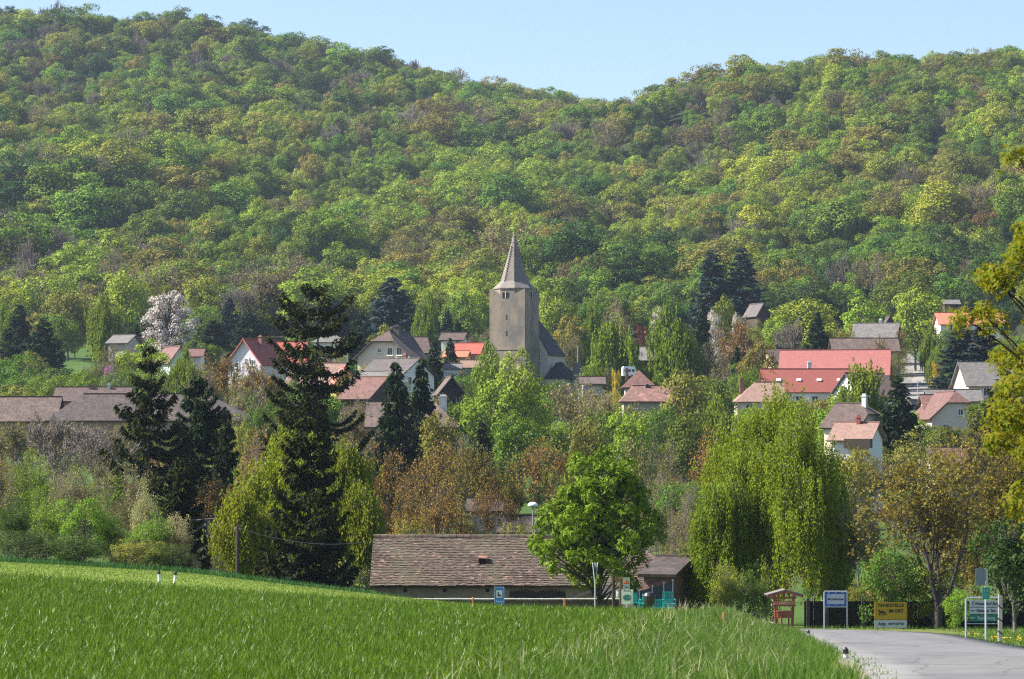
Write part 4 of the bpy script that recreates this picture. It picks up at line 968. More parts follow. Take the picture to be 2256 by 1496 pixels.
def yellow_sign():
    Y = 133; o = stand('advertising_board', 'yellow filling-station board with black dog emblem above a white strip', 'sign', 1962, 1350, Y); g = o.location.z; k = Y / F
    wd = 71 * k; zt = zat(1327, Y) - g; zm = zat(1365, Y) - g; zb = zat(1384, Y) - g
    mb = MB(); mb.box((0, 0, (zt + zm) / 2), (wd, .04, zt - zm)); a = mb.obj('yellow_panel', YEL, o)
    mb = MB(); mb.box((0, 0, (zm + zb) / 2 - .01), (wd, .04, zm - zb - .03)); b = mb.obj('white_panel', WHT, o)
    mb = MB(); pole(mb, -wd * .4, -.4, zt - .1, .035, .06); pole(mb, wd * .4, -.4, zt - .1, .035, .06); mb.obj('posts', WOODD, o)
    txt('TANKSTELLE', .20, BLK, a, (0, -.026, zt - .14), bold=.006, sx=1.05)
    txt('IM ORT', .20, BLK, a, (wd * .17, -.026, zt - .40), bold=.008)
    txt('Agip', .19, plain('dark blue lettering', (.02, .04, .12)), b, (-wd * .27, -.026, (zm + zb) / 2), bold=.006)
    txt('MOTORÖLE', .13, plain('dark blue lettering', (.02, .04, .12)), b, (wd * .17, -.026, (zm + zb) / 2), bold=.006)
    # the emblem: a black dog with many legs looking back, a small red flame
    pts = [(-.20,.10),(-.17,.14),(-.11,.13),(-.09,.09),(.06,.09),(.14,.05),(.20,-.04),(.24,-.12),(.18,-.08),(.16,-.13),(.12,-.13),(.12,-.04),(.08,-.03),(.08,-.13),(.04,-.13),(.03,-.02),(-.02,-.02),(-.02,-.13),(-.06,-.13),(-.06,-.02),(-.1,-.02),(-.1,-.13),(-.15,-.13),(-.14,.02),(-.15,.07)]
    bz = zt - .47; V = [(-wd * .27 + p * .95, -.024, bz + q * .95) for p, q in pts] + [(-wd * .27 + p * .95, -.018, bz + q * .95) for p, q in pts]; m_ = len(pts)
    polyobj('dog_emblem', V, [list(range(m_))[::-1]] + [[i, (i + 1) % m_, m_ + (i + 1) % m_, m_ + i] for i in range(m_)], BLK, a)
    V = [(-wd * .27 - .19, -.024, bz + .12), (-wd * .27 - .28, -.024, bz + .14), (-wd * .27 - .25, -.024, bz + .10), (-wd * .27 - .29, -.024, bz + .06)]
    polyobj('red_flame', V, [[0, 1, 2, 3]], plain('sign red', (.5, .02, .01)), a, .004)
yellow_sign()
def arrow(parent, x, y, z, s, up, mat):
    pts = [(0, .5), (.22, .18), (.07, .2), (.07, -.5), (-.07, -.5), (-.07, .2), (-.22, .18)]
    if not up: pts = [(-q, p) for p, q in pts]
    V = [(x + p * s, y, z + q * s) for p, q in pts] + [(x + p * s, y + .006, z + q * s) for p, q in pts]; m_ = 7
    return polyobj('arrow', V, [list(range(m_)), list(range(m_, 2 * m_))[::-1]] + [[i, (i + 1) % m_, m_ + (i + 1) % m_, m_ + i] for i in range(m_)], mat, parent)
def direction_sign():
    Y = 106; o = stand('direction_sign', 'framed signpost with two white boards above a green one', 'sign', 2166, 1350, Y); g = o.location.z; k = Y / F
    wd = 76 * k; zt = zat(1317, Y) - g
    mb = MB(); loft(mb, [(-wd / 2, 0, -.3), (-wd / 2, 0, zt - .06), (-wd / 2 + .05, 0, zt), (wd / 2 - .05, 0, zt), (wd / 2, 0, zt - .06), (wd / 2, 0, -.3)], [.035] * 6, 10)
    loft(mb, [(-wd / 2, 0, zat(1374, Y) - g), (wd / 2, 0, zat(1374, Y) - g)], [.02, .02], 8); mb.obj('frame', STEEL, o)
    for i, (pa, pb, s, col, tc, up) in enumerate([(1323, 1337, 'Wenzersdorf 3km', WHT, BLK, True), (1338.5, 1352.5, 'Niederleis  5km', WHT, BLK, False), (1354, 1369, 'Buschberg', GRN, WHT, False)]):
        za, zb = zat(pa, Y) - g, zat(pb, Y) - g
        mb = MB(); mb.box((.02, -.03, (za + zb) / 2), (wd * .82, .025, za - zb)); p = mb.obj('sign_board', col, o); p['label'] = s.split()[0] + (' row, green' if col is GRN else ' row, white')
        arrow(p, -wd * .30, -.05, (za + zb) / 2, .17, up, tc)
        txt(s, .155 if i < 2 else .17, tc, p, (wd * .085, -.046, (za + zb) / 2), sx=.72 if i < 2 else .9, bold=.003)
direction_sign()
def small_signs():
    Y = 100
    o = stand('route_marker', 'small green sign on a thin pole before the direction sign', 'sign', 2172, 1350, Y); g = o.location.z
    mb = MB(); pole(mb, 0, -.3, zat(1296, Y) - g, .025); mb.obj('pole', STEEL, o)
    zt, zb = zat(1294, Y) - g, zat(1320, Y) - g; mb = MB(); mb.box((0, -.035, (zt + zb) / 2), (.25, .02, zt - zb)); p = mb.obj('panel', plain('teal green sign', (.0, .25, .17), rough=.4), o)
    txt('L 3', .12, WHT, p, (0, -.048, zt - .12), bold=.003); mb = MB()
    for i in range(3): mb.box((0, -.047, zt - .22 - i * .055), (.17, .004, .012))
    mb.obj('lines', WHT, p)
    Y = 104; o = stand('mirror_back', 'grey blank back of a tilted sign above the green one', 'sign', 2164, 1280, Y); g = o.location.z
    mb = MB(); zt, zb = zat(1252, Y) - g, zat(1290, Y) - g; mb.box((-.06, 0, (zt + zb) / 2), (.36, .03, zt - zb), rot=[[.995,0,.06],[0,1,0],[-.06,0,.995]]); pl = mb.obj('panel', plain('grey sheet', (.17, .2, .22), rough=.4, metal=.3), o)
    mb = MB(); mb.box((.16, .02, (zt + zb) / 2), (.08, .1, (zt - zb) * .9)); mb.obj('bracket', STEEL, o)
    mb = MB(); pole(mb, .12, -.3, zt, .028, .08); mb.obj('pole', STEEL, o)
    Y = 98; o = stand('striped_plank', 'leaning whitish plank post with dark diagonal bands right of the direction sign', 'post', 2203, 1360, Y); g = o.location.z
    zt = zat(1309, Y) - g; mb = MB(); V = [(-.07, -.03, -.2), (.06, -.03, -.2), (.09, -.03, zt - .06), (-.05, -.03, zt)]; V += [(a, .03, c) for a, b, c in V]
    mb.add(V, [[0,1,2,3],[7,6,5,4],[0,4,5,1],[1,5,6,2],[2,6,7,3],[3,7,4,0]]); p = mb.obj('plank', plain('whitewashed wood', (.55, .5, .42), rough=.8, var=.25, scale=5), o)
    mb = MB()
    for z in (.35, .72, 1.1):
        mb.add([(-.075, -.036, z * zt / 1.45), (.085, -.036, z * zt / 1.45 - .12), (.085, -.036, z * zt / 1.45 - .07), (-.075, -.036, z * zt / 1.45 + .05)], [[0, 1, 2, 3]])
    so_ = mb.obj('dark_bands', BLK, p); md = so_.modifiers.new('t', 'SOLIDIFY'); md.thickness = .004
small_signs()
def notice():
    Y = 128; o = stand('notice_shelter', 'orange-brown wooden notice stand with little gabled roof', 'notice stand', 1727, 1340, Y, R_(6)); g = o.location.z; k = Y / F
    Z = lambda p: zat(p, Y) - g
    mb = MB()
    def beam(a, b, w_=.085, m=None):
        (m or mb); a = np.array(a, float); b = np.array(b, float); d = b - a; ln = np.linalg.norm(d); d /= ln
        yv = np.array([0, 1., 0]); xv = np.cross(yv, d); xv /= np.linalg.norm(xv); yv = np.cross(d, xv)
        (m or mb).box((a + b) / 2, (w_, w_, ln), rot=np.stack([xv, yv, d], 1))
    beam((-.42, 0, Z(1312)), (-.30, 0, -.3), .1); beam((.44, 0, Z(1312)), (.34, 0, -.3), .1)
    beam((-.16, -.25, Z(1352)), (-.14, -.25, -.3), .07); beam((.26, .25, Z(1352)), (.24, .25, -.3), .07)
    beam((-.55, 0, Z(1317)), (.55, 0, Z(1317)), .08); beam((-.55, -.02, Z(1334)), (.52, -.02, Z(1334)), .07)
    beam((0, 0, Z(1303)), (0, 0, Z(1317)), .09); beam((-.25, 0, Z(1306)), (-.25, 0, Z(1317)), .06); beam((.25, 0, Z(1306)), (.25, 0, Z(1317)), .06)
    mb.obj('frame', ORW, o)
    m2 = MB(); m2.box((0, -.05, Z(1328)), (.86, .04, .15)); p = m2.obj('name_board', plain('light carved wood', (.42, .16, .06), rough=.6, var=.2), o)
    txt('Gasthof', .13, plain('pale lettering', (.6, .5, .4)), p, (0, -.075, Z(1328)), sx=1.1)
    m2 = MB(); m2.box((.02, 0, Z(1354)), (.7, .4, .28)); m2.box((.02, -.0, Z(1347)), (.78, .46, .05)); m2.obj('flower_box', ORW, o)
    m2 = MB()
    for s in (-1, 1):
        a = math.atan2(.22, .82); Rm = [[math.cos(a), 0, s * math.sin(a)], [0, 1, 0], [-s * math.sin(a), 0, math.cos(a)]]
        m2.box((s * .39, 0, Z(1304)), (.86, .75, .05), rot=Rm)
    m2.obj('roof', plain('grey shingle', (.16, .14, .13), rough=.8, var=.3, scale=8), o)
    m2 = MB()
    for s in (-1, 1):
        a = math.atan2(.22, .82); Rm = [[math.cos(a), 0, s * math.sin(a)], [0, 1, 0], [-s * math.sin(a), 0, math.cos(a)]]
        for y in (-.34, .34): m2.box((s * .39, y, Z(1304) - .07), (.84, .05, .1), rot=Rm)
    m2.obj('rafters', ORW, o)
    x = xat(1735, 1377, 127); b = MB(); b.box((0, 0, .06), (.34, .3, .09), rz=.2); b.box((0, 0, .12), (.26, .22, .05), rz=.2); q = b.obj('plastic_crate', plain('pale blue plastic', (.12, .3, .5), rough=.5)); q.location = (x, 127, float(T(x, 127))); tag(q, 'pale blue plastic tub on the grass at the foot of the wooden notice stand', 'tub')
notice()
def fence():
    Y = 136.5; x0, x1 = xat(1775, 1350, Y), xat(2330, 1350, Y)
    o = thing('board_fence', 'black-brown board fence behind the roadside signs', 'fence', (x0, Y, float(T(x0, Y))))
    DKB = plain('shade-dark boards', (.006, .005, .004), rough=.95, var=.5, scale=5); rng = random.Random(4); mb = MB(); x = 0  # dark boards, taken near black to paint in the bushes' shade
    while x < x1 - x0:
        w_ = rng.uniform(.13, .17); zz = float(T(x0 + x, Y)) - o.location.z; h = 1.26 + rng.uniform(-.012, .012); mb.box((x, rng.uniform(-.01, .01), zz + h / 2 - .05), (w_ * 1.03, .025, h + .1)); x += w_
    mb.obj('boards', DKB, o)
    mb = MB()
    for z in (.3, 1.0): mb.box(((x1 - x0) / 2, .04, z + float(T((x0 + x1) / 2, Y)) - o.location.z), (x1 - x0, .05, .09))
    mb.obj('rails', DKB, o)
    for px in (1780, 1822, 1901, 2100, 2230):
        xx = xat(px, 1350, Y) - x0; mb = MB(); zz = float(T(x0 + xx, Y)) - o.location.z; mb.box((xx, -.06, zz + .65), (.14, .12, 1.5)); mb.obj('post', plain('weathered post', (.05, .045, .04), rough=.9, var=.3), o)
fence()
def centre_bits():
    Y = 112; o = stand('information_sign', 'blue sign with a white square and black boot symbol in the field edge', 'sign', 1100, 1310, Y, R_(-6)); g = o.location.z
    zt, zb = zat(1293, Y) - g, zat(1331, Y) - g; wd = 22 * Y / F * 1.02
    mb = MB(); mb.box((0, 0, (zt + zb) / 2), (wd, .03, zt - zb)); p = mb.obj('panel', plain('light sign blue', (.04, .17, .45), rough=.4, var=.05), o)
    e = MB(); t = .012
    for s in (-1, 1): e.box((s * (wd / 2 - t), -.02, (zt + zb) / 2), (t, .012, (zt - zb)))
    e.box((0, -.02, zt - t), (wd, .012, t)); e.obj('white_edge', WHT, p)
    zc = zb + (zt - zb) * .58; mb = MB(); mb.box((0, -.02, zc), (wd * .58, .012, wd * .72)); mb.obj('white_square', WHT, p)
    pts = [(-.06, .08), (-.02, .08), (-.015, -.01), (.04, -.02), (.075, -.05), (.07, -.08), (-.07, -.08)]; m_ = 7
    V = [(a, -.030, zc + b) for a, b in pts] + [(a, -.024, zc + b) for a, b in pts]
    polyobj('boot_symbol', V, [list(range(m_))[::-1]] + [[i, (i + 1) % m_, m_ + (i + 1) % m_, m_ + i] for i in range(m_)], BLK, p)
    txt('Museum', .075, plain('pale blue lettering', (.35, .5, .7)), p, (0, -.022, zb + .11), bold=.002)
    mb = MB(); pole(mb, 0, -.3, zt - .05, .025, .04); mb.obj('pole', STEEL, o)
    # sign seen edge-on
    Y = 118; o = stand('edge_on_sign', 'two narrow sign boards on a pole seen edge-on before the chestnut', 'sign', 1311, 1290, Y); g = o.location.z
    zt, zb = zat(1240, Y) - g, zat(1282, Y) - g
    for s in (-1, 1):
        mb = MB(); V = [(s * .015, -.4, zb + .1), (s * .015, .3, zb + .1), (s * .09, .3, zt), (s * .09, -.4, zt)]; V += [(a + s * .02, b, c) for a, b, c in V]
        mb.add(V, [[0,1,2,3],[7,6,5,4],[0,4,5,1],[1,5,6,2],[2,6,7,3],[3,7,4,0]]); mb.obj('board', plain('pale grey sheet', (.38, .42, .42), rough=.5), o)
    mb = MB(); pole(mb, 0, -.3, zt, .028); mb.obj('pole', STEEL, o)
    # wooden post with arm
    Y = 122; o = stand('wooden_signpost', 'dark wooden post with a short lighter arm beside the chestnut trunk', 'signpost', 1352, 1300, Y); g = o.location.z
    mb = MB(); mb.box((0, 0, zat(1308, Y) - g), (.12, .12, (zat(1272, Y) - zat(1345, Y)) * 1.1), rz=.1); mb.obj('post', WOODD, o)
    mb = MB(); mb.box((.17, -.08, zat(1276, Y) - g), (.26, .03, .11)); mb.obj('arm', plain('brown plank', (.25, .12, .06), rough=.8), o)
    mb = MB(); loft(mb, [(.14, -.1, zat(1300, Y) - g), (.17, -.1, zat(1306, Y) - g), (.17, -.1, zat(1312, Y) - g), (.14, -.1, zat(1318, Y) - g)], [.015, .06, .06, .015], 8); mb.obj('white_bag', WHT, o)
    mb = MB(); mb.box((.32, .3, zat(1310, Y) - g), (.14, .14, 1.4)); q = mb.obj('second_post', plain('brown plank', (.25, .12, .06)), o)
    # warning sign and the framed picture board
    Y = 116; o = stand('warning_sign', 'red triangle warning sign with small plate on a thin pole', 'sign', 1380, 1290, Y); g = o.location.z
    zc = zat(1281, Y) - g; mb = MB(); mb.box((0, -.03, zc), (.27, .02, .31)); p = mb.obj('white_plate', WHT, o)
    def tri(s, y, mat, nm, dz=0):
        V = [(-s, y, zc - s * .8 + dz), (s, y, zc - s * .8 + dz), (0, y, zc + s * .95 + dz)]; V += [(a, y + .006, c) for a, b, c in V]
        polyobj(nm, V, [[0, 1, 2], [5, 4, 3], [0, 3, 4, 1], [1, 4, 5, 2], [2, 5, 3, 0]], mat, p)
    tri(.125, -.047, plain('warning red', (.6, .03, .01), rough=.4), 'red_triangle'); tri(.083, -.054, plain('warning yellow', (.75, .4, .02), rough=.4), 'yellow_triangle'); tri(.035, -.061, BLK, 'black_symbol', -.015)
    mb = MB(); mb.box((.01, -.03, zat(1294, Y) - g), (.25, .02, .14)); p2 = mb.obj('sub_plate', WHT, o); txt('100 m', .07, BLK, p2, (.01, -.045, zat(1294, Y) - g), bold=.002)
    mb = MB(); pole(mb, 0, -.3, zt if False else zc + .1, .022); mb.obj('pole', STEEL, o)
    Y = 114; o = stand('picture_board', 'white board with a teal oval on a pole under the warning sign', 'sign', 1382, 1315, Y); g = o.location.z
    zt, zb = zat(1299, Y) - g, zat(1331, Y) - g; mb = MB(); mb.box((0, 0, (zt + zb) / 2), (.46, .03, zt - zb), rz=-.1); p = mb.obj('panel', plain('cream sign', (.55, .58, .5), rough=.5), o)
    K = 20; zc = (zt + zb) / 2 - .03; V = [(.17 * math.cos(t), -.03, zc + .12 * math.sin(t)) for t in np.linspace(0, 2 * math.pi, K, endpoint=False)]; V += [(a, b + .008, c) for a, b, c in V]
    polyobj('teal_oval', V, [list(range(K))[::-1]] + [[i, (i + 1) % K, K + (i + 1) % K, K + i] for i in range(K)], plain('dull teal', (.05, .2, .19), rough=.5), p)
    mb = MB(); loft(mb, [(.07, -.04, zc), (.07, -.034, zc)], [.03, .03], 10); mb.obj('white_dot', WHT, p)
    txt('Michelstetten', .065, BLK, p, (0, -.03, zt - .05), bold=.002, sx=.8)
    mb = MB(); pole(mb, 0, -.3, zb + .1, .022, .03); mb.obj('pole', STEEL, o)
    # corrugated gate panels stepping up to the right
    Y = 138; x0 = xat(1392, 1310, Y); o = thing('metal_fence', 'dark corrugated metal fence rising towards the brick annex', 'fence', (x0, Y, float(T(x0, Y))), 0); g = o.location.z
    m = plain('dark blue-grey sheet', (.045, .055, .065), rough=.5, var=.25, scale=4); xr = xat(1482, 1310, Y) - x0; mb = MB(); n = 60
    for i in range(n):
        x = xr * i / n; zt = np.interp(i / n, [0, 1], [zat(1307, Y), zat(1281, Y)]) - g; mb.box((x, (-1) ** i * .012, zt / 2 - .3), (xr / n * 1.02, .03, zt + .6))
    mb.obj('sheets', m, o)
    for t in (0, .18, .5, .78, 1.0):
        x = xr * t; zt = np.interp(t, [0, 1], [zat(1305, Y), zat(1279, Y)]) - g; mb = MB(); mb.box((x, -.06, zt / 2), (.05, .05, zt)); q = mb.obj('post', STEEL, o); mb = MB(); mb.box((x, -.06, zt + .03), (.09, .09, .07)); mb.obj('cap', WHT, q)
centre_bits()
def chair(label, px, py, Y, rz, s=1.0, group='teal garden chairs'):
    x = xat(px, py, Y); g = float(T(x, Y)); base = min(g, zat(py, Y)); o = thing('garden_chair', label, 'chair', (x, Y, zat(py, Y)), rz, group); o.scale = (s, s, s)
    mb = MB()
    for i in range(7): mb.box((-.21 + .07 * i, 0, .42), (.05, .44, .03))
    mb.obj('seat', TEAL, o)
    mb = MB()
    for i in range(7): mb.box((-.21 + .07 * i, .24, .66), (.045, .03, .46))
    mb.box((0, .24, .89), (.48, .035, .05)); mb.obj('backrest', TEAL, o)
    for sx in (-1, 1):
        for sy in (-1, 1): mb = MB(); loft(mb, [(sx * .21, sy * .2, .41), (sx * .24, sy * .25, -.3)], [.02, .016], 6); mb.obj('leg', TEAL, o)
        mb = MB(); mb.box((sx * .25, 0, .6), (.04, .46, .03)); mb.box((sx * .25, -.2, .5), (.035, .035, .2)); mb.obj('armrest', TEAL, o)
chair('teal slatted garden chair, leftmost, beside the picture board', 1400, 1345, 124, .4, .8)
chair('teal slatted garden chair between the black covered grill and the left chair', 1420, 1347, 125, -.5, .8)
chair('teal slatted garden chair at the right end by the metal fence post', 1474, 1352, 123, .1, 1.0)
def bench():
    Y = 122; x = xat(1452, 1340, Y); o = thing('slatted_bench', 'teal slatted bench back standing in front of the metal fence', 'bench', (x, Y, zat(1350, Y)), .05)
    mb = MB(); 
    for i in range(15): mb.box((-.5 + .07 * i, 0, .28), (.04, .03, .5))
    mb.box((-.01, 0, .53), (1.08, .04, .05)); mb.obj('backrest', TEAL, o)
    mb = MB(); mb.box((0, -.22, .2), (1.05, .4, .03)); mb.obj('seat', TEAL, o)
    for s in (-1, 1): mb = MB(); mb.box((s * .5, -.1, 0), (.05, .4, .5)); mb.obj('leg', TEAL, o)
    Y = 120; x = xat(1430, 1325, Y); o = thing('covered_grill', 'black covered kettle grill between the teal chairs', 'grill', (x, Y, zat(1350, Y)))
    mb = MB(); loft(mb, [(0, 0, .2), (0, 0, .3), (0, 0, .5), (.01, 0, .7), (0, 0, .82), (0, 0, .86)], [.1, .17, .25, .27, .2, .05], 14); mb.obj('cover', BLK, o)
    for a in (0, 2.1, 4.2): mb = MB(); loft(mb, [(.08 * math.cos(a), .08 * math.sin(a), .3), (.24 * math.cos(a), .24 * math.sin(a), -.4)], [.02, .02], 6); mb.obj('leg', BLK, o)
bench()
# guideposts
def guidepost():
    o = thing('guidepost', '', 'guidepost', group='roadside guideposts')
    mb = MB(); loft(mb, [(0, 0, -.4), (0, 0, .5), (0, 0, .83)], [.06, .058, .055], 10); mb.obj('post', plain('white post', (.6, .62, .62), rough=.5), o)
    mb = MB(); loft(mb, [(0, 0, .825), (0, 0, .92), (.01, 0, .95), (.02, 0, .97)], [.066, .066, .05, .01], 10); mb.obj('black_cap', BLK, o)
    mb = MB(); mb.box((0, -.06, .5), (.05, .012, .09)); mb.obj('reflector', plain('dark red reflector', (.2, .02, .01), rough=.2), o); return o
_gp = guidepost(); _first = True
for px, ptop, Y, lb, tl in ((1863, 1427, 66, 'white guidepost with black cap at the near road edge, the larger of the two there', 0), (1776, 1388, 117, 'tiny black-capped guidepost where the road bends away behind the grass', .1),
                        (353, 1257, 113, 'left one of the two white guideposts in the pale meadow', -.06), (383, 1259, 113, 'right one of the two white guideposts in the pale meadow', .07)):
    if _first: o = _gp; _first = False
    else:
        o = _gp.copy(); COL.objects.link(o)
        for c in _gp.children: d = c.copy(); COL.objects.link(d); d.parent = o
    o['label'] = lb; o.location = (xat(px, ptop, Y), Y, zat(ptop, Y) - .96); o.rotation_euler = (0, tl, 0)
def stakes():
    for px, pt, Y, hh, lb in ((1595, 1350, 90, .9, 'tall orange snow pole in the grass edge'), (1042, 1316, 114, .5, 'short orange-red stake at the field edge left of the blue sign'), (1244, 1318, 114, .5, 'short orange-red stake at the field edge right of the blue sign')):
        x = xat(px, pt, Y); g = float(T(x, Y)); zt = zat(pt, Y); o = thing('marker_stake', lb, 'stake', (x, Y, g), 0, 'orange marker stakes')
        mb = MB(); loft(mb, [(0, 0, -.3), (0, 0, zt - g - .02), (0, 0, zt - g)], [.04, .04, .02], 8); mb.obj('stake', plain('orange paint', (.5, .13, .03), rough=.5, var=.15), o)
        mb = MB(); mb.box((0, -.04, zt - g - .12), (.05, .01, .08)); mb.obj('band', WHT if hh > .6 else BRK, o)
stakes()
def poles():
    Y = 133; x = xat(523, 1200, Y); g = float(T(x, Y)); o = thing('utility_pole', 'dark wooden pole in the hedge line left of the dark front spruce', 'pole', (x, Y, g))
    mb = MB(); loft(mb, [(0, 0, -.5), (0, 0, 1), (0, 0, zat(1158, Y) - g)], [.085, .08, .07], 10); mb.obj('shaft', WOODD, o)
    mb = MB(); 
    for s in (-1, 1): loft(mb, [(s * .1, 0, zat(1166, Y) - g), (s * .1, 0, zat(1162, Y) - g)], [.03, .03], 6)
    mb.obj('insulators', STEEL, o)
    Y = 185; x = xat(1174, 1112, Y); g = float(T(x, Y)); zt = zat(1106, Y); o = thing('street_lamp', 'white dome street lamp rising behind the long barn', 'street lamp', (x, Y, g))
    mb = MB(); loft(mb, [(0, 0, -.3), (0, 0, (zt - g) / 2), (0, 0, zt - g - .2)], [.07, .06, .04], 8); mb.obj('mast', plain('grey paint', (.2, .2, .2)), o)
    mb = MB(); loft(mb, [(0, 0, zt - g - .26), (0, 0, zt - g - .24), (0, 0, zt - g - .1), (0, 0, zt - g - .03), (0, 0, zt - g)], [.3, .34, .3, .18, .03], 16); mb.obj('lamp_shade', plain('white enamel', (.8, .8, .8), rough=.3), o, True)
    mb = MB(); loft(mb, [(0, 0, zt - g - .36), (0, 0, zt - g - .26)], [.08, .2], 12); mb.obj('lamp_glass', plain('frosted glass', (.4, .4, .38), rough=.2), o)
    for px, pt, Y, lb in ((1273, 762, 470, 'thin pole among trees right of the church'), (2022, 842, 430, 'pale street lamp beside the village lane'), (1304, 776, 468, 'grey lamp pole before the little pink-roofed house')):
        x = xat(px, pt, Y); g = float(T(x, Y)); o = thing('street_lamp', lb, 'street lamp', (x, Y, g), 0, 'street lamps in the village'); zt = zat(pt, Y) - g
        mb = MB(); loft(mb, [(0, 0, -.3), (0, 0, zt)], [.09, .06], 8); mb.obj('mast', STEEL, o); mb = MB(); mb.box((.2, 0, zt + .03), (.6, .25, .12)); mb.obj('lamp_head', WHT, o)
poles()
def caravan():
    Y = 415; x = xat(1385, 820, Y); zb = zat(832, Y); o = thing('caravan', 'white caravan with three dark windows behind the pyramid roof', 'caravan', (x, Y, zb), .1)
    V = []; prof = [(-.9, .25), (-.95, .9), (-.9, 1.45), (-.75, 1.6), (.75, 1.6), (.95, 1.1), (.95, .5), (.85, .25)]
    for y in (-.9, .9): V += [(a, y, b) for a, b in prof]
    n = 8; polyobj('body', V, [list(range(n)), list(range(n, 2 * n))[::-1]] + [[i, n + i, n + (i + 1) % n, (i + 1) % n] for i in range(n)], plain('caravan white', (.72, .75, .76), rough=.35, var=.04), o)
    for u in (-.55, 0, .55): mb = MB(); mb.box((u, -.905, 1.0), (.36, .03, .36)); mb.obj('window', GLASS, o)
    for u in (-.1, .12): mb = MB(); loft(mb, [(u * 3, -.9, .2), (u * 3, -.75, .2)], [.2, .2], 14); mb.obj('wheel', BLK, o)
    mb = MB(); mb.box((1.2, 0, .25), (.6, .06, .06)); mb.obj('drawbar', STEEL, o)
caravan()
def cable(a, b, sag, label, r=.012):
    n = 20; t = np.linspace(0, 1, n); P = np.array(a)[None] * (1 - t[:, None]) + np.array(b)[None] * t[:, None]; P[:, 2] -= sag * 4 * t * (1 - t)
    mb = MB(); loft(mb, P, [r] * n, 5); o = mb.obj('overhead_cable', plain('cable grey', (.3, .3, .3), rough=.5)); tag(o, label, 'cable')
cable(tuple(at(1205, 962, 300)), tuple(at(1420, 915, 330)), .8, 'pale overhead cable crossing above the walnut trees', .025)
cable((xat(523, 1160, 133), 133, zat(1162, 133)), (xat(850, 1190, 146), 146, zat(1186, 146)), .5, 'thin cable from the wooden pole to the long barn', .009)

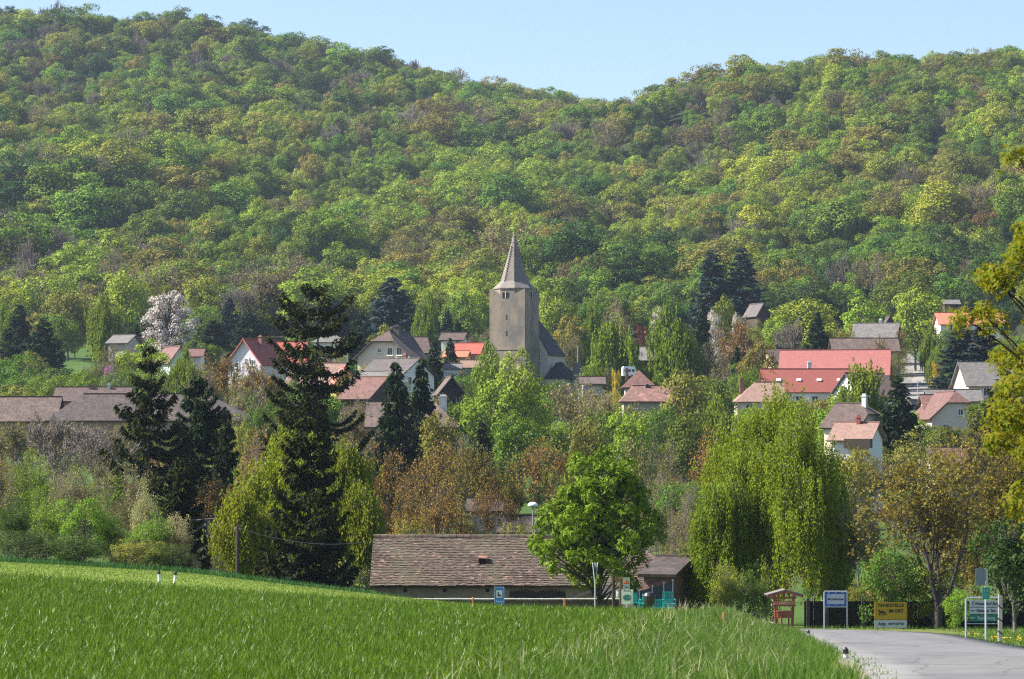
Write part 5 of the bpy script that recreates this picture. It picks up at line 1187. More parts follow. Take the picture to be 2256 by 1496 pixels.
# ------------------------------------------------------------------ trees of the village, each placed by hand
def TT(rows):
    for r in rows:
        kind, px, top, hw, Y, label = r[:6]; tree(kind, px, top, hw, Y, label, **(r[6] if len(r) > 6 else {}))
TT([
 # behind the village, along the wood edge
 ('bright', 275, 592, 62, 610, 'big round bright green tree above the birch at the left wood edge'),
 ('blossom', 372, 640, 62, 545, 'large cherry tree in full white blossom'),
 ('birch', 232, 645, 42, 530, 'tall light birch left of the white cherry tree'),
 ('olive', 150, 640, 52, 590, 'olive oak with dark limbs at the left wood edge'),
 ('birch', 20, 668, 36, 545, 'pale birch at the very left edge beside the dark spruces'),
 ('spruce', 42, 672, 34, 520, 'dark narrow spruce nearest the left edge'),
 ('spruce', 98, 700, 38, 505, 'second dark spruce from the left edge, a little shorter'),
 ('green', 130, 690, 42, 540, 'soft green tree right of the two left spruces'),
 ('bluefir', 505, 655, 26, 590, 'slim blue fir between white cherry and red roof'),
 ('spruce', 548, 690, 45, 560, 'broad dark conifer behind the lilac-shaded gable'),
 ('spruce', 470, 706, 38, 530, 'dark conifer right beside the white cherry tree'),
 ('spruce', 300, 715, 22, 520, 'small dark spruce in front of the white cherry tree'),
 ('green', 440, 672, 40, 590, 'green tree right behind the white cherry tree'),
 ('beech', 320, 745, 52, 432, 'light green tree left of the pale green gable', {'lm': 'beech'}),
 ('birch', 405, 765, 36, 410, 'fresh green slender tree in front of the pale green gable'),
 ('dark', 125, 808, 60, 420, 'dark rounded tree above the striped barn roof'),
 ('green', 25, 778, 55, 430, 'willow-like green tree at the left edge above the barns'),
 ('olive', 75, 770, 30, 450, 'small olive tree between the left willow and dark round tree'),
 ('bush', 200, 812, 50, 415, 'green bushes above the striped barn roof'),
 ('pink', 240, 803, 16, 425, 'small lilac bush in pink bloom'),
 ('bush', 270, 800, 42, 400, 'rounded green bush right of the pink lilac'),
 ('bush', 330, 815, 40, 385, 'green bush behind the top of the left spruce'),
 ('ochre', 490, 778, 62, 372, 'brownish walnut tree in front of the lilac-shaded gable'),
 ('ochre', 575, 790, 58, 360, 'brownish walnut tree under the bright red roof'),
 ('umber', 455, 820, 40, 350, 'small budding tree left of the brownish walnuts'),
 ('bush', 575, 868, 36, 300, 'light green bush at the right end of the huge hipped barn'),
 ('spruce', 865, 612, 54, 585, 'broad blunt dark conifer above the cream house', {'lm': 'bluefir'}),
 ('birch', 935, 640, 26, 575, 'slender light green larch right of the broad dark conifer'),
 ('spruce', 795, 690, 34, 540, 'dark conifer left of the cream house'),
 ('bluefir', 740, 660, 30, 600, 'blue-green conifer right behind the tallest spruce top'),
 ('green', 1015, 640, 44, 580, 'light green tree behind the small white hut'),
 ('bluefir', 985, 680, 20, 560, 'small dark fir left of the tower among light trees'),
 ('bright', 845, 712, 38, 480, 'yellow-green bush tree left of the cream house gable'),
 ('spruce', 955, 752, 26, 395, 'dark slender spruce in front of the cream house right side', {'lm': 'spruceg'}),
 ('spruce', 992, 745, 18, 470, 'tiny clipped dark conifer by the small hut'),
 ('umber', 1045, 732, 30, 500, 'small budding fruit tree just left of the tower'),
 ('bush', 1000, 752, 30, 492, 'dark clipped hedge below the small white hut', {'lm': 'dark'}),
 ('bush', 1010, 815, 34, 400, 'dark green hedge above the black gable barn', {'lm': 'dark'}),
 ('bush', 1045, 822, 24, 385, 'green shrub between the black barn and the lime tree'),
 ('spruce', 872, 803, 44, 275, 'green spruce, left of the two before the worn farmhouse', {'lm': 'spruceg'}),
 ('spruce', 928, 793, 36, 290, 'dark green spruce, right of the two before the worn farmhouse', {'lm': 'spruceg'}),
 ('bright', 1228, 630, 44, 560, 'bright tree immediately right of the tower'),
 ('olive', 1256, 690, 34, 540, 'olive tree behind the church nave roof'),
 ('birch', 1304, 664, 24, 540, 'slender green larch right of the church'),
 ('umber', 1358, 655, 38, 560, 'brown-olive tree above the round birch right of the church'),
 ('umber', 1262, 735, 30, 500, 'reddish bare bushy tree beside the nave roof'),
 ('birch', 1362, 702, 60, 450, 'broad round birch above the white caravan'),
 ('birch', 1488, 672, 56, 440, 'tall drooping birch behind the grey wooden barn'),
 ('blossom', 1452, 676, 24, 470, 'small white magnolia left of the tall drooping birch'),
 ('red', 1414, 714, 18, 500, 'dark red copper bush left of the magnolia'),
 ('spruce', 1546, 668, 24, 470, 'narrow dark spruce right of the tall drooping birch'),
 ('ochre', 1618, 695, 50, 475, 'ochre walnut tree below the white flowering trees'),
 ('bright', 1595, 650, 32, 520, 'fresh green tree in front of the two blue firs'),
 ('blossom', 1572, 682, 24, 505, 'whitish flowering tree left of the fresh green tree'),
 ('blossom', 1624, 688, 18, 505, 'small whitish flowering tree right of the fresh green tree'),
 ('bluefir', 1570, 552, 42, 615, 'tall blue fir, left of the pair at the wood edge'),
 ('bluefir', 1634, 548, 46, 615, 'tall blue fir, right of the pair at the wood edge'),
 ('umber', 1560, 745, 34, 440, 'dark reddish bare tree right of the drooping birch'),
 ('spruce', 1622, 765, 22, 430, 'small dark conifer under the ochre walnut'),
 ('umber', 1595, 800, 36, 420, 'brownish shrubby tree left of the bright bush'),
 ('bright', 1780, 656, 78, 545, 'wide yellow-green domed tree above the rose-red roof'),
 ('bright', 1715, 695, 36, 530, 'yellow-green tree at the left flank of the wide domed tree'),
 ('bare', 1742, 700, 42, 505, 'bare grey fruit tree before the wide domed tree'),
 ('beech', 1902, 652, 50, 565, 'soft green round tree left of the grey slate barn'),
 ('spruce', 1800, 690, 28, 495, 'dark conifer behind the rose-red roof'),
 ('bright', 2016, 630, 60, 545, 'big yellow-green round tree above the village lane'),
 ('ochre', 1936, 738, 46, 465, 'ochre walnut tree in front of the grey slate barn'),
 ('ochre', 1972, 722, 28, 500, 'small ochre tree at the top of the village lane'),
 ('bush', 1860, 722, 28, 500, 'low olive bush left of the grey slate barn', {'lm': 'olive'}),
 ('bluefir', 2118, 706, 46, 440, 'dark blue-green fir, left of the pair by the lane'),
 ('bluefir', 2165, 712, 46, 430, 'dark blue-green fir, right of the pair by the lane'),
 ('birch', 2048, 712, 24, 500, 'narrow green larch between lane and dark firs'),
 ('green', 2080, 728, 28, 480, 'mid green tree behind the narrow larch'),
 ('bush', 2062, 770, 22, 455, 'rounded shrub beside the village lane'),
 ('yellow', 2062, 795, 12, 450, 'yellow forsythia beside the village lane'),
 ('yellow', 1357, 812, 12, 430, 'yellow forsythia left of the caravan'),
 ('umber', 1345, 800, 20, 440, 'small brown shrub before the little pink-roofed house'),
 ('olive', 1668, 748, 40, 425, 'olive tree left of the rose-red roof'),
 ('bush', 1640, 798, 36, 410, 'bright green bush below the olive tree', {'lm': 'chestnut'}),
 ('birch', 1900, 800, 64, 345, 'light birch in front of the brick-red roof'),
 ('birch', 1860, 850, 44, 335, 'light green birch in front of the white house walls'),
 ('spruce', 1978, 828, 44, 320, 'dark spruce below the village lane'),
 ('spruce', 2215, 820, 62, 300, 'dark spreading conifer at the right edge', {'lm': 'spruce'}),
 ('dark', 2180, 560, 60, 620, 'dark tree mass at the right wood edge'),
 # middle belt
 ('bright', 1075, 752, 44, 335, 'lime tree, left and taller head in front of the church', {'lm': 'beech'}),
 ('bright', 1148, 766, 58, 332, 'lime tree, right broad head in front of the church', {'lm': 'beech'}),
 ('beech', 1090, 835, 78, 325, 'dense green skirt of trees below the lime trees', {'lm': 'beech'}),
 ('bright', 1132, 905, 60, 300, 'rounded yellow-green dome tree below the lime trees', {'lm': 'beech'}),
 ('spruce', 1062, 930, 28, 295, 'dark yew left of the rounded dome tree', {'lm': 'spruceg'}),
 ('umber', 1262, 826, 70, 355, 'broad brown-olive tree below the church sacristy'),
 ('umber', 1325, 860, 50, 340, 'budding brown tree left of the patchy red roof'),
 ('olive', 965, 905, 42, 285, 'olive bush left of the farmhouse hip'),
 ('green', 1350, 900, 66, 290, 'mid green tree below the patchy red roof'),
 ('olive', 1512, 812, 54, 343, 'flat-topped olive pine right of the long low farmhouse'),
 ('birch', 1585, 868, 60, 310, 'light birch with white stem left of the great birch'),
 ('green', 1510, 905, 50, 300, 'green tree below the flat-topped pine'),
 ('ochre', 1560, 935, 52, 265, 'rusty walnut left of the great birch'),
 ('olive', 1290, 925, 40, 285, 'olive shrubby tree right of the dome tree'),
 ('bush', 1460, 900, 36, 310, 'dark bushes below the long low farmhouse', {'lm': 'dark'}),
 ('walnut', 885, 955, 72, 232, 'rusty walnut, first of the row behind the long barn'),
 ('walnut', 958, 965, 76, 225, 'rusty walnut, second of the row behind the long barn'),
 ('walnut', 1040, 975, 76, 218, 'rusty walnut, third of the row, with dark fork', {'lm': 'walnut'}),
 ('walnut', 1120, 985, 70, 220, 'rusty walnut, fourth of the row behind the long barn', {'lm': 'walnut'}),
 ('walnut', 1205, 960, 74, 232, 'rusty walnut left of the chestnut tree top'),
 ('walnut', 900, 1040, 66, 195, 'lower rusty walnut near the golden birches'),
 ('walnut', 1000, 1050, 72, 190, 'lower rusty walnut above the barn ridge'),
 ('walnut', 1095, 1060, 66, 192, 'lower rusty walnut left of the street lamp'),
 ('spruce', 832, 960, 34, 250, 'small blue-green spruce between golden birch and walnuts', {'lm': 'spruceg'}),
 ('umber', 1400, 955, 58, 232, 'brown-grey budding tree right behind the chestnut top', {'lm': 'olive'}),
 ('thicket', 1470, 965, 58, 222, 'thin grey-brown tree behind the chestnut tree, right side'),
 ('thicket', 1440, 1040, 62, 200, 'grey bare thicket tree behind the chestnut tree'),
 ('thicket', 1510, 1050, 56, 196, 'grey bare thicket tree left of the great birch'),
 ('thicket', 1490, 1110, 52, 180, 'low bare thicket above the brick annex'),
 ('bush', 1140, 1140, 38, 166, 'small green pine top poking above the barn ridge', {'lm': 'olive'}),
 ('bush', 900, 1135, 40, 172, 'green shrub just above the barn ridge', {'lm': 'olive'}),
 ('umber', 600, 925, 50, 235, 'yellow-brown tree left of the tallest spruce', {'lm': 'ochre'}),
 ('umber', 555, 960, 44, 225, 'brownish tree right of the left spruces', {'lm': 'ochre'}),
 ('olive', 545, 925, 30, 240, 'yellow-olive small tree below the huge barn hip'),
 ('bare', 130, 905, 110, 262, 'dark bare tree with forked limbs at the left', {'lm': 'bare'}),
 ('bare', 225, 935, 86, 245, 'dark bare tree left of the left spruce'),
 ('umber', 35, 925, 70, 270, 'olive budding tree at the left edge before the barns', {'lm': 'olive'}),
 ('thicket', 50, 1010, 80, 190, 'grey-brown thicket at the left edge'),
 ('thicket', 180, 1020, 90, 186, 'grey-brown thicket below the bare trees'),
 ('thicket', 290, 1010, 70, 180, 'thin grey thicket before the left spruce'),
 ('shrub', 85, 990, 70, 170, 'half-green shrub tree at the left', {'lm': 'beech'}),
 # hedge line on the left
 ('green', 1450, 896, 46, 335, 'mid green tree under the patchy red roof, right part'),
 ('bright', 1400, 908, 40, 320, 'fresh green shrub tree before the long low farmhouse'),
 ('beech', 1650, 892, 46, 350, 'green tree before the salmon hipped roof'),
 ('olive', 1735, 872, 50, 352, 'olive tree before the white walls under the brick-red roof'),
 ('beech', 1830, 868, 44, 340, 'fresh tree below the last roof hatch'),
 ('green', 700, 850, 60, 330, 'mid green tree behind the trunk of the tallest spruce'),
 ('beech', 630, 862, 46, 318, 'light tree left of the trunk of the tallest spruce'),
 ('umber', 780, 868, 40, 322, 'brownish tree right of the trunk of the tallest spruce'),
 ('olive', 500, 905, 50, 290, 'olive tree before the right end of the huge hipped barn'),
 ('beech', 2010, 905, 40, 335, 'green tree left below the pink-cream gable'),
 ('green', 2170, 880, 44, 345, 'mid green tree right of the pink-cream gable'),
 ('beech', 1300, 800, 26, 440, 'small green tree between church and little pink-roofed house'),
 ('green', 1580, 830, 40, 385, 'mid green tree between the flat-topped pine and bright bush'),
 ('olive', 1880, 985, 40, 262, 'olive tree below the dark balcony'),
 ('beech', 1380, 900, 50, 285, 'second green tree below the patchy red roof'),
 ('bush', 640, 815, 30, 372, 'green shrub under the lilac-shaded gable wall'),
 ('umber', 545, 835, 50, 345, 'brownish shrub tree below the lilac-shaded gable'),
 ('shrub', 15, 1085, 70, 140, 'green hedge shrub at the left edge of the meadow'),
 ('shrub', 95, 1070, 60, 146, 'green hedge shrub, second from the left', {'lm': 'beech'}),
 ('bush', 185, 1086, 66, 140, 'dense bright green round hedge bush', {'lm': 'beech'}),
 ('shrub', 250, 1105, 58, 142, 'green hedge shrub right of the bright round bush', {'lm': 'green'}),
 ('shrub', 318, 1050, 44, 147, 'pale yellow flowering small tree above the hedge', {'lm': 'cream'}),
 ('shrub', 320, 1120, 70, 138, 'leafy hedge shrub under the pale flowering tree', {'lm': 'beech'}),
 ('shrub', 385, 1125, 50, 139, 'yellow-green hedge shrub left of the dark cottage', {'lm': 'cream'}),
 ('bush', 60, 1160, 60, 134, 'low dark green hedge bush at the meadow edge, far left', {'lm': 'dark'}),
 ('bush', 170, 1170, 60, 134, 'low dark hedge bush under the bright round bush', {'lm': 'dark'}),
 ('bush', 300, 1180, 56, 134, 'low olive-brown hedge bush before the dark cottage', {'lm': 'olive'}),
 ('bush', 375, 1190, 42, 134, 'low dark hedge bush at the left foot of the dark cottage', {'lm': 'dark'}),
 ('thicket', 135, 1030, 60, 150, 'twiggy hazel rising behind the hedge bushes'),
 ('thicket', 250, 1000, 60, 152, 'twiggy tall hazel left of the flowering small tree'),
 # right-hand roadside
 ('shrub', 1905, 1080, 62, 150, 'cream budding shrub between great birch and walnut', {'lm': 'cream'}),
 ('bush', 1962, 1190, 66, 135.3, 'round green bush above the yellow board', {'lm': 'green'}),
 ('bush', 2055, 1230, 64, 135.6, 'round green bush right of the yellow board', {'lm': 'beech', 'v': 1}),
 ('bush', 1905, 1270, 40, 140, 'small green bush above the black fence', {'lm': 'olive'}),
 ('shrub', 1600, 1230, 46, 141, 'light green bush left of the notice stand', {'lm': 'bright'}),
 ('shrub', 1660, 1250, 40, 140, 'green bush directly left of the notice stand', {'lm': 'beech'}),
 ('dark', 2235, 1130, 84, 124, 'very dark tree behind the direction sign at the right edge', {'lm': 'dark'}),
 ('bush', 2110, 1290, 30, 130, 'small leafy bush between walnut trunk and direction sign', {'lm': 'beech'}),
])
# extra garden shrubs and small trees, spread between the houses
def lm_phrase(px, py):
    L = [(370, 700, 'the white cherry tree'), (560, 770, 'the lilac-shaded gable'), (868, 770, 'the cream house'), (1130, 700, 'the church tower'), (1390, 830, 'the pyramid roof'), (1490, 750, 'the tall drooping birch'),
         (1850, 800, 'the rose-red roof'), (2010, 850, 'the village lane'), (2150, 780, 'the dark firs'), (300, 890, 'the huge hipped barn'), (690, 780, 'the tallest spruce'), (1100, 1080, 'the rusty walnuts'), (1700, 1100, 'the great birch'), (2060, 1060, 'the big walnut'), (1320, 1140, 'the chestnut tree'), (100, 1080, 'the left thicket')]
    a = min(L, key=lambda q: (q[0] - px) ** 2 + 2 * (q[1] - py) ** 2); dx, dy = px - a[0], py - a[1]
    r = ('left of ' if dx < 0 else 'right of ') if abs(dx) > 45 else ('above ' if dy < 0 else 'below ')
    return r + a[2]
NOV = {'shed': 8, 'barn': 6, 'hut': 8}
rnd = random.Random(77)
for lab, Y, a, b, ye, wv, nm in HL:
    if Y < 170: continue
    vis = (wv if wv is not None else {'shed': 10, 'barn': 8, 'hut': 10, 'farmhouse': 12}.get(nm, 22)) * 400 / Y
    short = ' '.join(lab.split()[:7])
    while short.split()[-1] in ('with', 'and', 'of', 'the', 'a', 'in', 'by', 'to', 'on', 'half', 'at', 'left', 'right', 'three', 'four', 'whose', 'before', 'behind'): short = short.rsplit(' ', 1)[0]
    n = max(2, int((b - a) / F * Y / 2.3))
    for i in range(n):
        px = a + (b - a) * (i + .5) / n + rnd.uniform(-5, 5); top = ye + vis * rnd.uniform(.6, 1.35); dY = rnd.uniform(2, 5)
        k = rnd.choice(['bush', 'obush', 'shrub', 'bush', 'thicket'] if Y > 340 else ['thicket', 'obush', 'thicket', 'shrub'])
        lm = rnd.choice([None, 'olive', 'beech', 'umber']) if k in ('bush', 'shrub') else None
        d = {'bush': 'leafy bush', 'obush': 'olive bush', 'shrub': 'loose shrub', 'thicket': 'twiggy shrub'}[k]
        if lm: d = {'olive': 'olive ', 'beech': 'green ', 'umber': 'brownish '}[lm] + d
        x = xat(px, top, Y - dY); g = float(T(x, Y - dY)); H = zat(top, Y - dY) - g
        if H < 1: continue
        place(f'{k}{rnd.randrange(3)}', x, Y - dY, H, max(1.5, min(3.2, H * .5)), rnd.uniform(0, 6), f'{d} before the {short}', f'shrubs before the {short}', lm=lm)
HOUSES = [(o.location.x, o.location.y) for o in COL.objects if o.get('category') in ('house', 'barn', 'farmhouse', 'shed', 'church')]
DESC = {'beech': 'small green garden tree', 'olive': 'small olive garden tree', 'umber': 'small brown budding tree', 'ochre': 'small ochre walnut tree', 'green': 'mid green garden tree', 'bush': 'green garden bush', 'obush': 'olive garden bush',
        'bright': 'bright green garden tree', 'spruce': 'small dark garden spruce', 'birch': 'small light birch', 'thicket': 'grey twiggy shrub', 'bare': 'small bare tree', 'dark': 'dark garden tree', 'bluefir': 'small blue fir', 'walnut': 'small rusty walnut'}
rnd = random.Random(11); _n = 0
LANE_X = lambda Y: np.interp(Y, [400, 500, 580, 640], [xat(2000, 800, 400), xat(2020, 800, 500), xat(1992, 800, 580), xat(1990, 800, 640)])
for _ in range(4000):
    Y = rnd.uniform(175, 630); px = rnd.uniform(-150, 2400); x = (px - 1128) / F * Y
    if _n >= 300: break
    if rnd.random() > (Y / 630) ** .3: continue
    if any(abs(x - hx_) < 7 and -4 < Y - hy_ < 9 for hx_, hy_ in HOUSES): continue
    if 385 < Y < 650 and abs(x - LANE_X(Y)) < 9: continue
    py = 748 - 0; g = float(T(x, Y)); pyg = 950 - g / Y * F
    Hh = rnd.uniform(3, 8) if Y < 520 else rnd.uniform(4.5, 10)
    if Y < 260: Hh = rnd.uniform(4, 7)
    lim = max([ye + rnd.uniform(2, 22) for lab, hY, a, b, ye, wv, nm in HL if a - 12 < px < b + 12 and Y < hY + 3] + [-1])
    if px > 1170 and px < 1260 and Y < 470: lim = max(lim, 800)
    if lim > 0: Hh = min(Hh, zat(lim, Y) - g)
    if Hh < 1.3: continue
    ks = ['bush', 'obush', 'bush', 'umber', 'olive', 'beech', 'birch', 'spruce', 'green'] if Y > 300 else ['obush', 'thicket', 'umber', 'thicket', 'bush', 'walnut']
    if Y > 540: ks = ['green', 'dark', 'dark', 'olive', 'umber', 'beech', 'spruce']
    k = rnd.choice(ks); Rr = Hh * (.5 if k in ('bush', 'obush') else .36 if k not in ('spruce', 'birch') else .26)
    ph = lm_phrase(px, pyg - Hh / Y * F / 2)
    place(k + str(rnd.randrange(3)), x, Y, Hh, Rr, rnd.uniform(0, 6.28), DESC[k] + ', ' + ph, DESC[k] + 's between the houses ' + ph); _n += 1

# ------------------------------------------------------------------ hero trees, each with its own mesh
def hero(name, label, px, top, hw, Y, gen, wm, lm, Ht, Rt, rz=0, cat_='tree'):
    pc = 99.7 if name == 'spruce_tree' else 95
    x = xat(px, top, Y); g = float(T(x, Y)); H = zat(top, Y) - g
    o = thing(name, label, cat_, (x, Y, g - .1), rz); w_, l_ = gen; Rt = float(np.percentile(np.hypot(l_[0][:, 0], l_[0][:, 1]), pc)); Ht = float(np.percentile(l_[0][:, 2], 99.9))
    o.scale = (hw * Y / F / Rt, hw * Y / F / Rt, (H + .1) / Ht)
    link('trunk', mk('trunk', w_[0], w_[1], np.zeros((0, 3), int), wm, True), o)
    link('crown', mk('crown', l_[0], l_[1], np.zeros((0, 3), int), LM[lm]), o); return o
# tallest spruce: blunt broad head, layered drooping boughs
hero('spruce_tree', 'tallest dark spruce with blunt head and drooping layered boughs', 697, 630, 128, 205,
     spruce_tree(41, 18.6, ([0, .2, .45, .55, .8, .88, .93, .97, 1], [3.6, 3.7, 3.6, 3.4, 3.0, 2.9, 2.3, 1.2, .2]), nw=15, nb=9, leaf=.42, dens=75, sag=.30, upt=.32, trunk=.24, wid=.32, t0=.1, hang=.65, jit=.22, whorl=.14, head=1.2), BARK, 'spruce', 18.6, 3.6)
hero('spruce_tree', 'very dark front spruce before the golden birches', 678, 925, 128, 147,
     spruce_tree(43, 8.6, ([0, .1, .3, .6, .8, .93, 1], [2.6, 2.75, 2.3, 1.7, 1.25, .8, .25]), nw=10, nb=11, leaf=.34, dens=100, sag=.3, upt=.4, trunk=.17, wid=.34, t0=.03, hang=.9, jit=.35, whorl=.2, head=1.2), BARK, 'spruce', 8.6, 2.7)
hero('spruce_tree', 'dark spruce with reddish tip left of the big one', 330, 766, 122, 196,
     spruce_tree(47, 15, ([0, .25, .45, .6, .75, .88, 1], [3.0, 3.3, 3.1, 2.3, 1.6, .8, .12]), nw=13, nb=9, leaf=.44, dens=70, sag=.36, upt=.45, trunk=.2, wid=.32, t0=.1, hang=.9, whorl=.18), BARK, 'spruce', 15, 3.3)
hero('spruce_tree', 'dark bushy spruce touching the left spruce on its right side', 440, 835, 90, 205,
     spruce_tree(53, 13, ([0, .25, .6, .8, .93, 1], [2.9, 3.0, 2.6, 1.9, 1.1, .2]), nw=17, nb=11, leaf=.42, dens=75, sag=.3, upt=.25, whorl=.25, trunk=.2, wid=.32, t0=.08, hang=1.1), BARK, 'spruceg', 13, 3.0)
hero('spruce_tree', 'slender dark spruce right of the bushy one above the cottage', 500, 905, 42, 200,
     spruce_tree(57, 11, ([0, .3, .7, 1], [1.5, 1.5, 1.0, .12]), nw=22, nb=8, leaf=.45, dens=70, sag=.25, upt=.2, trunk=.14, wid=.25, t0=.1), BARK, 'spruceg', 11, 1.5)
hero('spruce_tree', 'lower dark spruce boughs in front of the dark cottage', 405, 1030, 70, 158,
     spruce_tree(58, 7, ([0, .3, .7, 1], [1.9, 2.0, 1.2, .2]), nw=14, nb=8, leaf=.4, dens=90, sag=.3, upt=.2, trunk=.14, wid=.25, t0=.2), BARK, 'spruce', 7, 2.0)
# chestnut before the barn
hero('chestnut_tree', 'bright green chestnut tree with drooping leaves in front of the long barn', 1318, 990, 138, 139,
     clump_tree(61, 8.9, 3.0, tf=.17, nc=140, cr=.17, nl=62, leaf=.2, trunk=.16, egg=.5, jit=.3, droop=1.1, flat=.8, fan=3, twigs=5, inner=.35, rough=.5), BARK, 'chestnut', 8.9, 3.0)
# golden birches round the front spruce
hero('birch_tree', 'golden-green weeping birch behind the front spruce', 655, 955, 100, 166, birch_tree(71, 9, 2.6, strands=3, slen=.3, leaf=.17, step=.05, lv=5, r0=.13), BARKB, 'gold', 9, 2.6, 1)
hero('birch_tree', 'golden-green weeping birch right of the front spruce', 772, 980, 84, 163, birch_tree(72, 8.5, 2.3, strands=3, slen=.3, leaf=.17, step=.05, lv=5, r0=.13), BARKB, 'gold', 8.5, 2.3, 2)
hero('birch_tree', 'low golden weeping birch left of the front spruce', 540, 1078, 74, 156, birch_tree(73, 6, 2.0, strands=3, slen=.4, leaf=.16, step=.05, lv=5, r0=.1), BARKB, 'gold', 6, 2.0, 3)
# great birch on the right
hero('birch_tree', 'great weeping birch with white stems towering behind the notice stand', 1705, 872, 178, 152, birch_tree(81, 12.2, 4.4, strands=3, slen=.30, leaf=.13, step=.042, lv=6, r0=.2, multi=1, dome=(.95, 1, .86, .58)), BARKB, 'birch', 12.2, 4.4, .6)
hero('birch_tree', 'smaller weeping birch leaning out left under the great birch', 1600, 1060, 74, 149, birch_tree(83, 8, 2.2, strands=3, slen=.4, leaf=.16, step=.055, lv=5, r0=.12), BARKB, 'birch', 8, 2.2, 1.6)
hero('birch_tree', 'weeping birch joining the great birch on its right side', 1812, 990, 66, 156, birch_tree(84, 9, 2.2, strands=3, slen=.4, leaf=.16, step=.055, lv=5, r0=.12), BARKB, 'birch', 9, 2.2, 2.6)
# big walnut
def wal(seed, H, R, **k):
    a = dict(lv=7, split=3, spread=.46, t0=.12, up=.04, r0=.18, nl=3, leaf=.14, lsz=.09, first=5, minr=.008, lev=0); a.update(k); w_, l_, _ = branch_tree(seed, H, R, **a); return w_, l_
hero('walnut_tree', 'big spreading walnut with orange-brown young leaves right of the great birch', 2065, 908, 225, 134, wal(91, 9.5, 4.7, nl=3, leaf=.16), BARK, 'walnut', 9.5, 4.7, .5)
hero('walnut_tree', 'second walnut crown reaching the right edge behind the big one', 2215, 925, 170, 142, wal(92, 9.5, 3.8, lv=7, nl=4, leaf=.16, lev=0), BARK, 'walnut', 9.5, 3.8, .5)
hero('maple_tree', 'near tree with orange-green young leaves reaching in from the right edge', 2432, 240, 290, 62,
     clump_tree(95, 11, 2.6, tf=.16, nc=170, cr=.14, nl=130, leaf=.09, trunk=.11, jit=.28, droop=.5, fan=3, twigs=5, egg=-.05), BARK, 'maple', 11, 2.6)

# ------------------------------------------------------------------ the wooded hill
rng = np.random.default_rng(8)
def wood_kind(px, py, r):
    """share of each kind by where the tree stands on the hill"""
    p = dict(beech=.32, bright=.22, green=.25, olive=.14, umber=.035, bare=.012, dark=.03)
    def add(**k):
        for a, b in k.items(): p[a] = max(0, p.get(a, 0) + b)
    if px < 950 and py < 250: add(bare=.14, dark=.10, bright=-.1, green=.1)
    if px < 650 and 220 < py < 400: add(bright=.25, beech=.1)
    if px < 330 and 380 < py < 560: add(dark=.22, green=.25, bright=-.15)
    if px < 300 and 550 < py < 680: add(bare=1.2, umber=.3)
    if 700 < px < 1320 and py < 300: add(umber=.22, bare=.10, olive=.15)
    if 500 < px < 1250 and 330 < py < 520: add(bright=.2, beech=.25)
    if 840 < px < 1330 and 470 < py < 640: add(umber=.35, olive=.35)
    if px > 1300 and py < 330: add(olive=.15, umber=.06, green=.15, bright=-.08)
    if px > 1800 and 380 < py < 520: add(umber=.2, ochre=.05)
    if px > 1300 and 330 < py < 520: add(bright=.1, olive=.25)
    if px > 1250 and py > 520: add(dark=.55, green=.35, bright=-.15, olive=.1)
    if 420 < px < 700 and 420 < py < 520: add(umber=.15)
    s = sum(p.values()); r *= s
    for k, v in p.items():
        r -= v
        if r <= 0: return k
    return 'beech'
pts = []
Y = 632.0
while Y < 1480:
    sp = 8.3 * (1 + .12 * (Y - 640) / 700)
    xs = np.arange(-.335 * Y, .30 * Y, sp)
    for x in xs:
        X = x + rng.uniform(-.48, .48) * sp; y_ = Y + rng.uniform(-.48, .48) * sp
        px = px_of(X, y_)
        if px < -900 or px > 2950: continue
        edge = 632 + 10 * math.sin(X / 17) + 14 * sstep((px - 1500) / 500)
        if y_ < edge: continue
        if px > 1500 and y_ > 1290 and px < 2950: continue
        z = float(T(X, y_)); pyb = 950 - z / y_ * F - 60
        if 2060 < px < 2256 and 640 < y_ < 655: continue
        k = wood_kind(px, pyb, rng.random())
        big = rng.random()
        H = rng.uniform(9.5, 15.5) + (4.0 if big > .88 else 0); Rr = H * rng.uniform(.30, .46) * (1.12 if big > .85 else 1)
        if px < 400 and pyb > 330: H *= 1.1; Rr *= 1.15
        _f = 1 + .26 * math.sin(X / 47 + y_ / 83) * math.sin(X / 29 - y_ / 61 + 2); H *= .5 + .5 * _f; Rr *= _f
        if k in ('umber', 'bare', 'ochre'): H *= 1.02
        if k == 'beech' and rng.random() < .0: pass
        pts.append((X, y_, z - .3, H, Rr, k, px, pyb))
    Y += sp * .98
# a few trees standing out on the skyline
for px, py, hh, rr, Y, k in ((700, 145, 15, 6.2, 1330, 'umber'), (940, 195, 14, 6.5, 1340, 'green'), (1462, 215, 15, 5, 1140, 'green'), (1710, 178, 13, 6, 1145, 'bare'), (820, 190, 12, 4.5, 1340, 'green'), (300, 100, 13, 5, 1330, 'dark')):
    x = (px - 1128) / F * Y; pts.append((x, Y, float(T(x, Y)) - .3, hh, rr, k, px, py))
rng2 = random.Random(3)
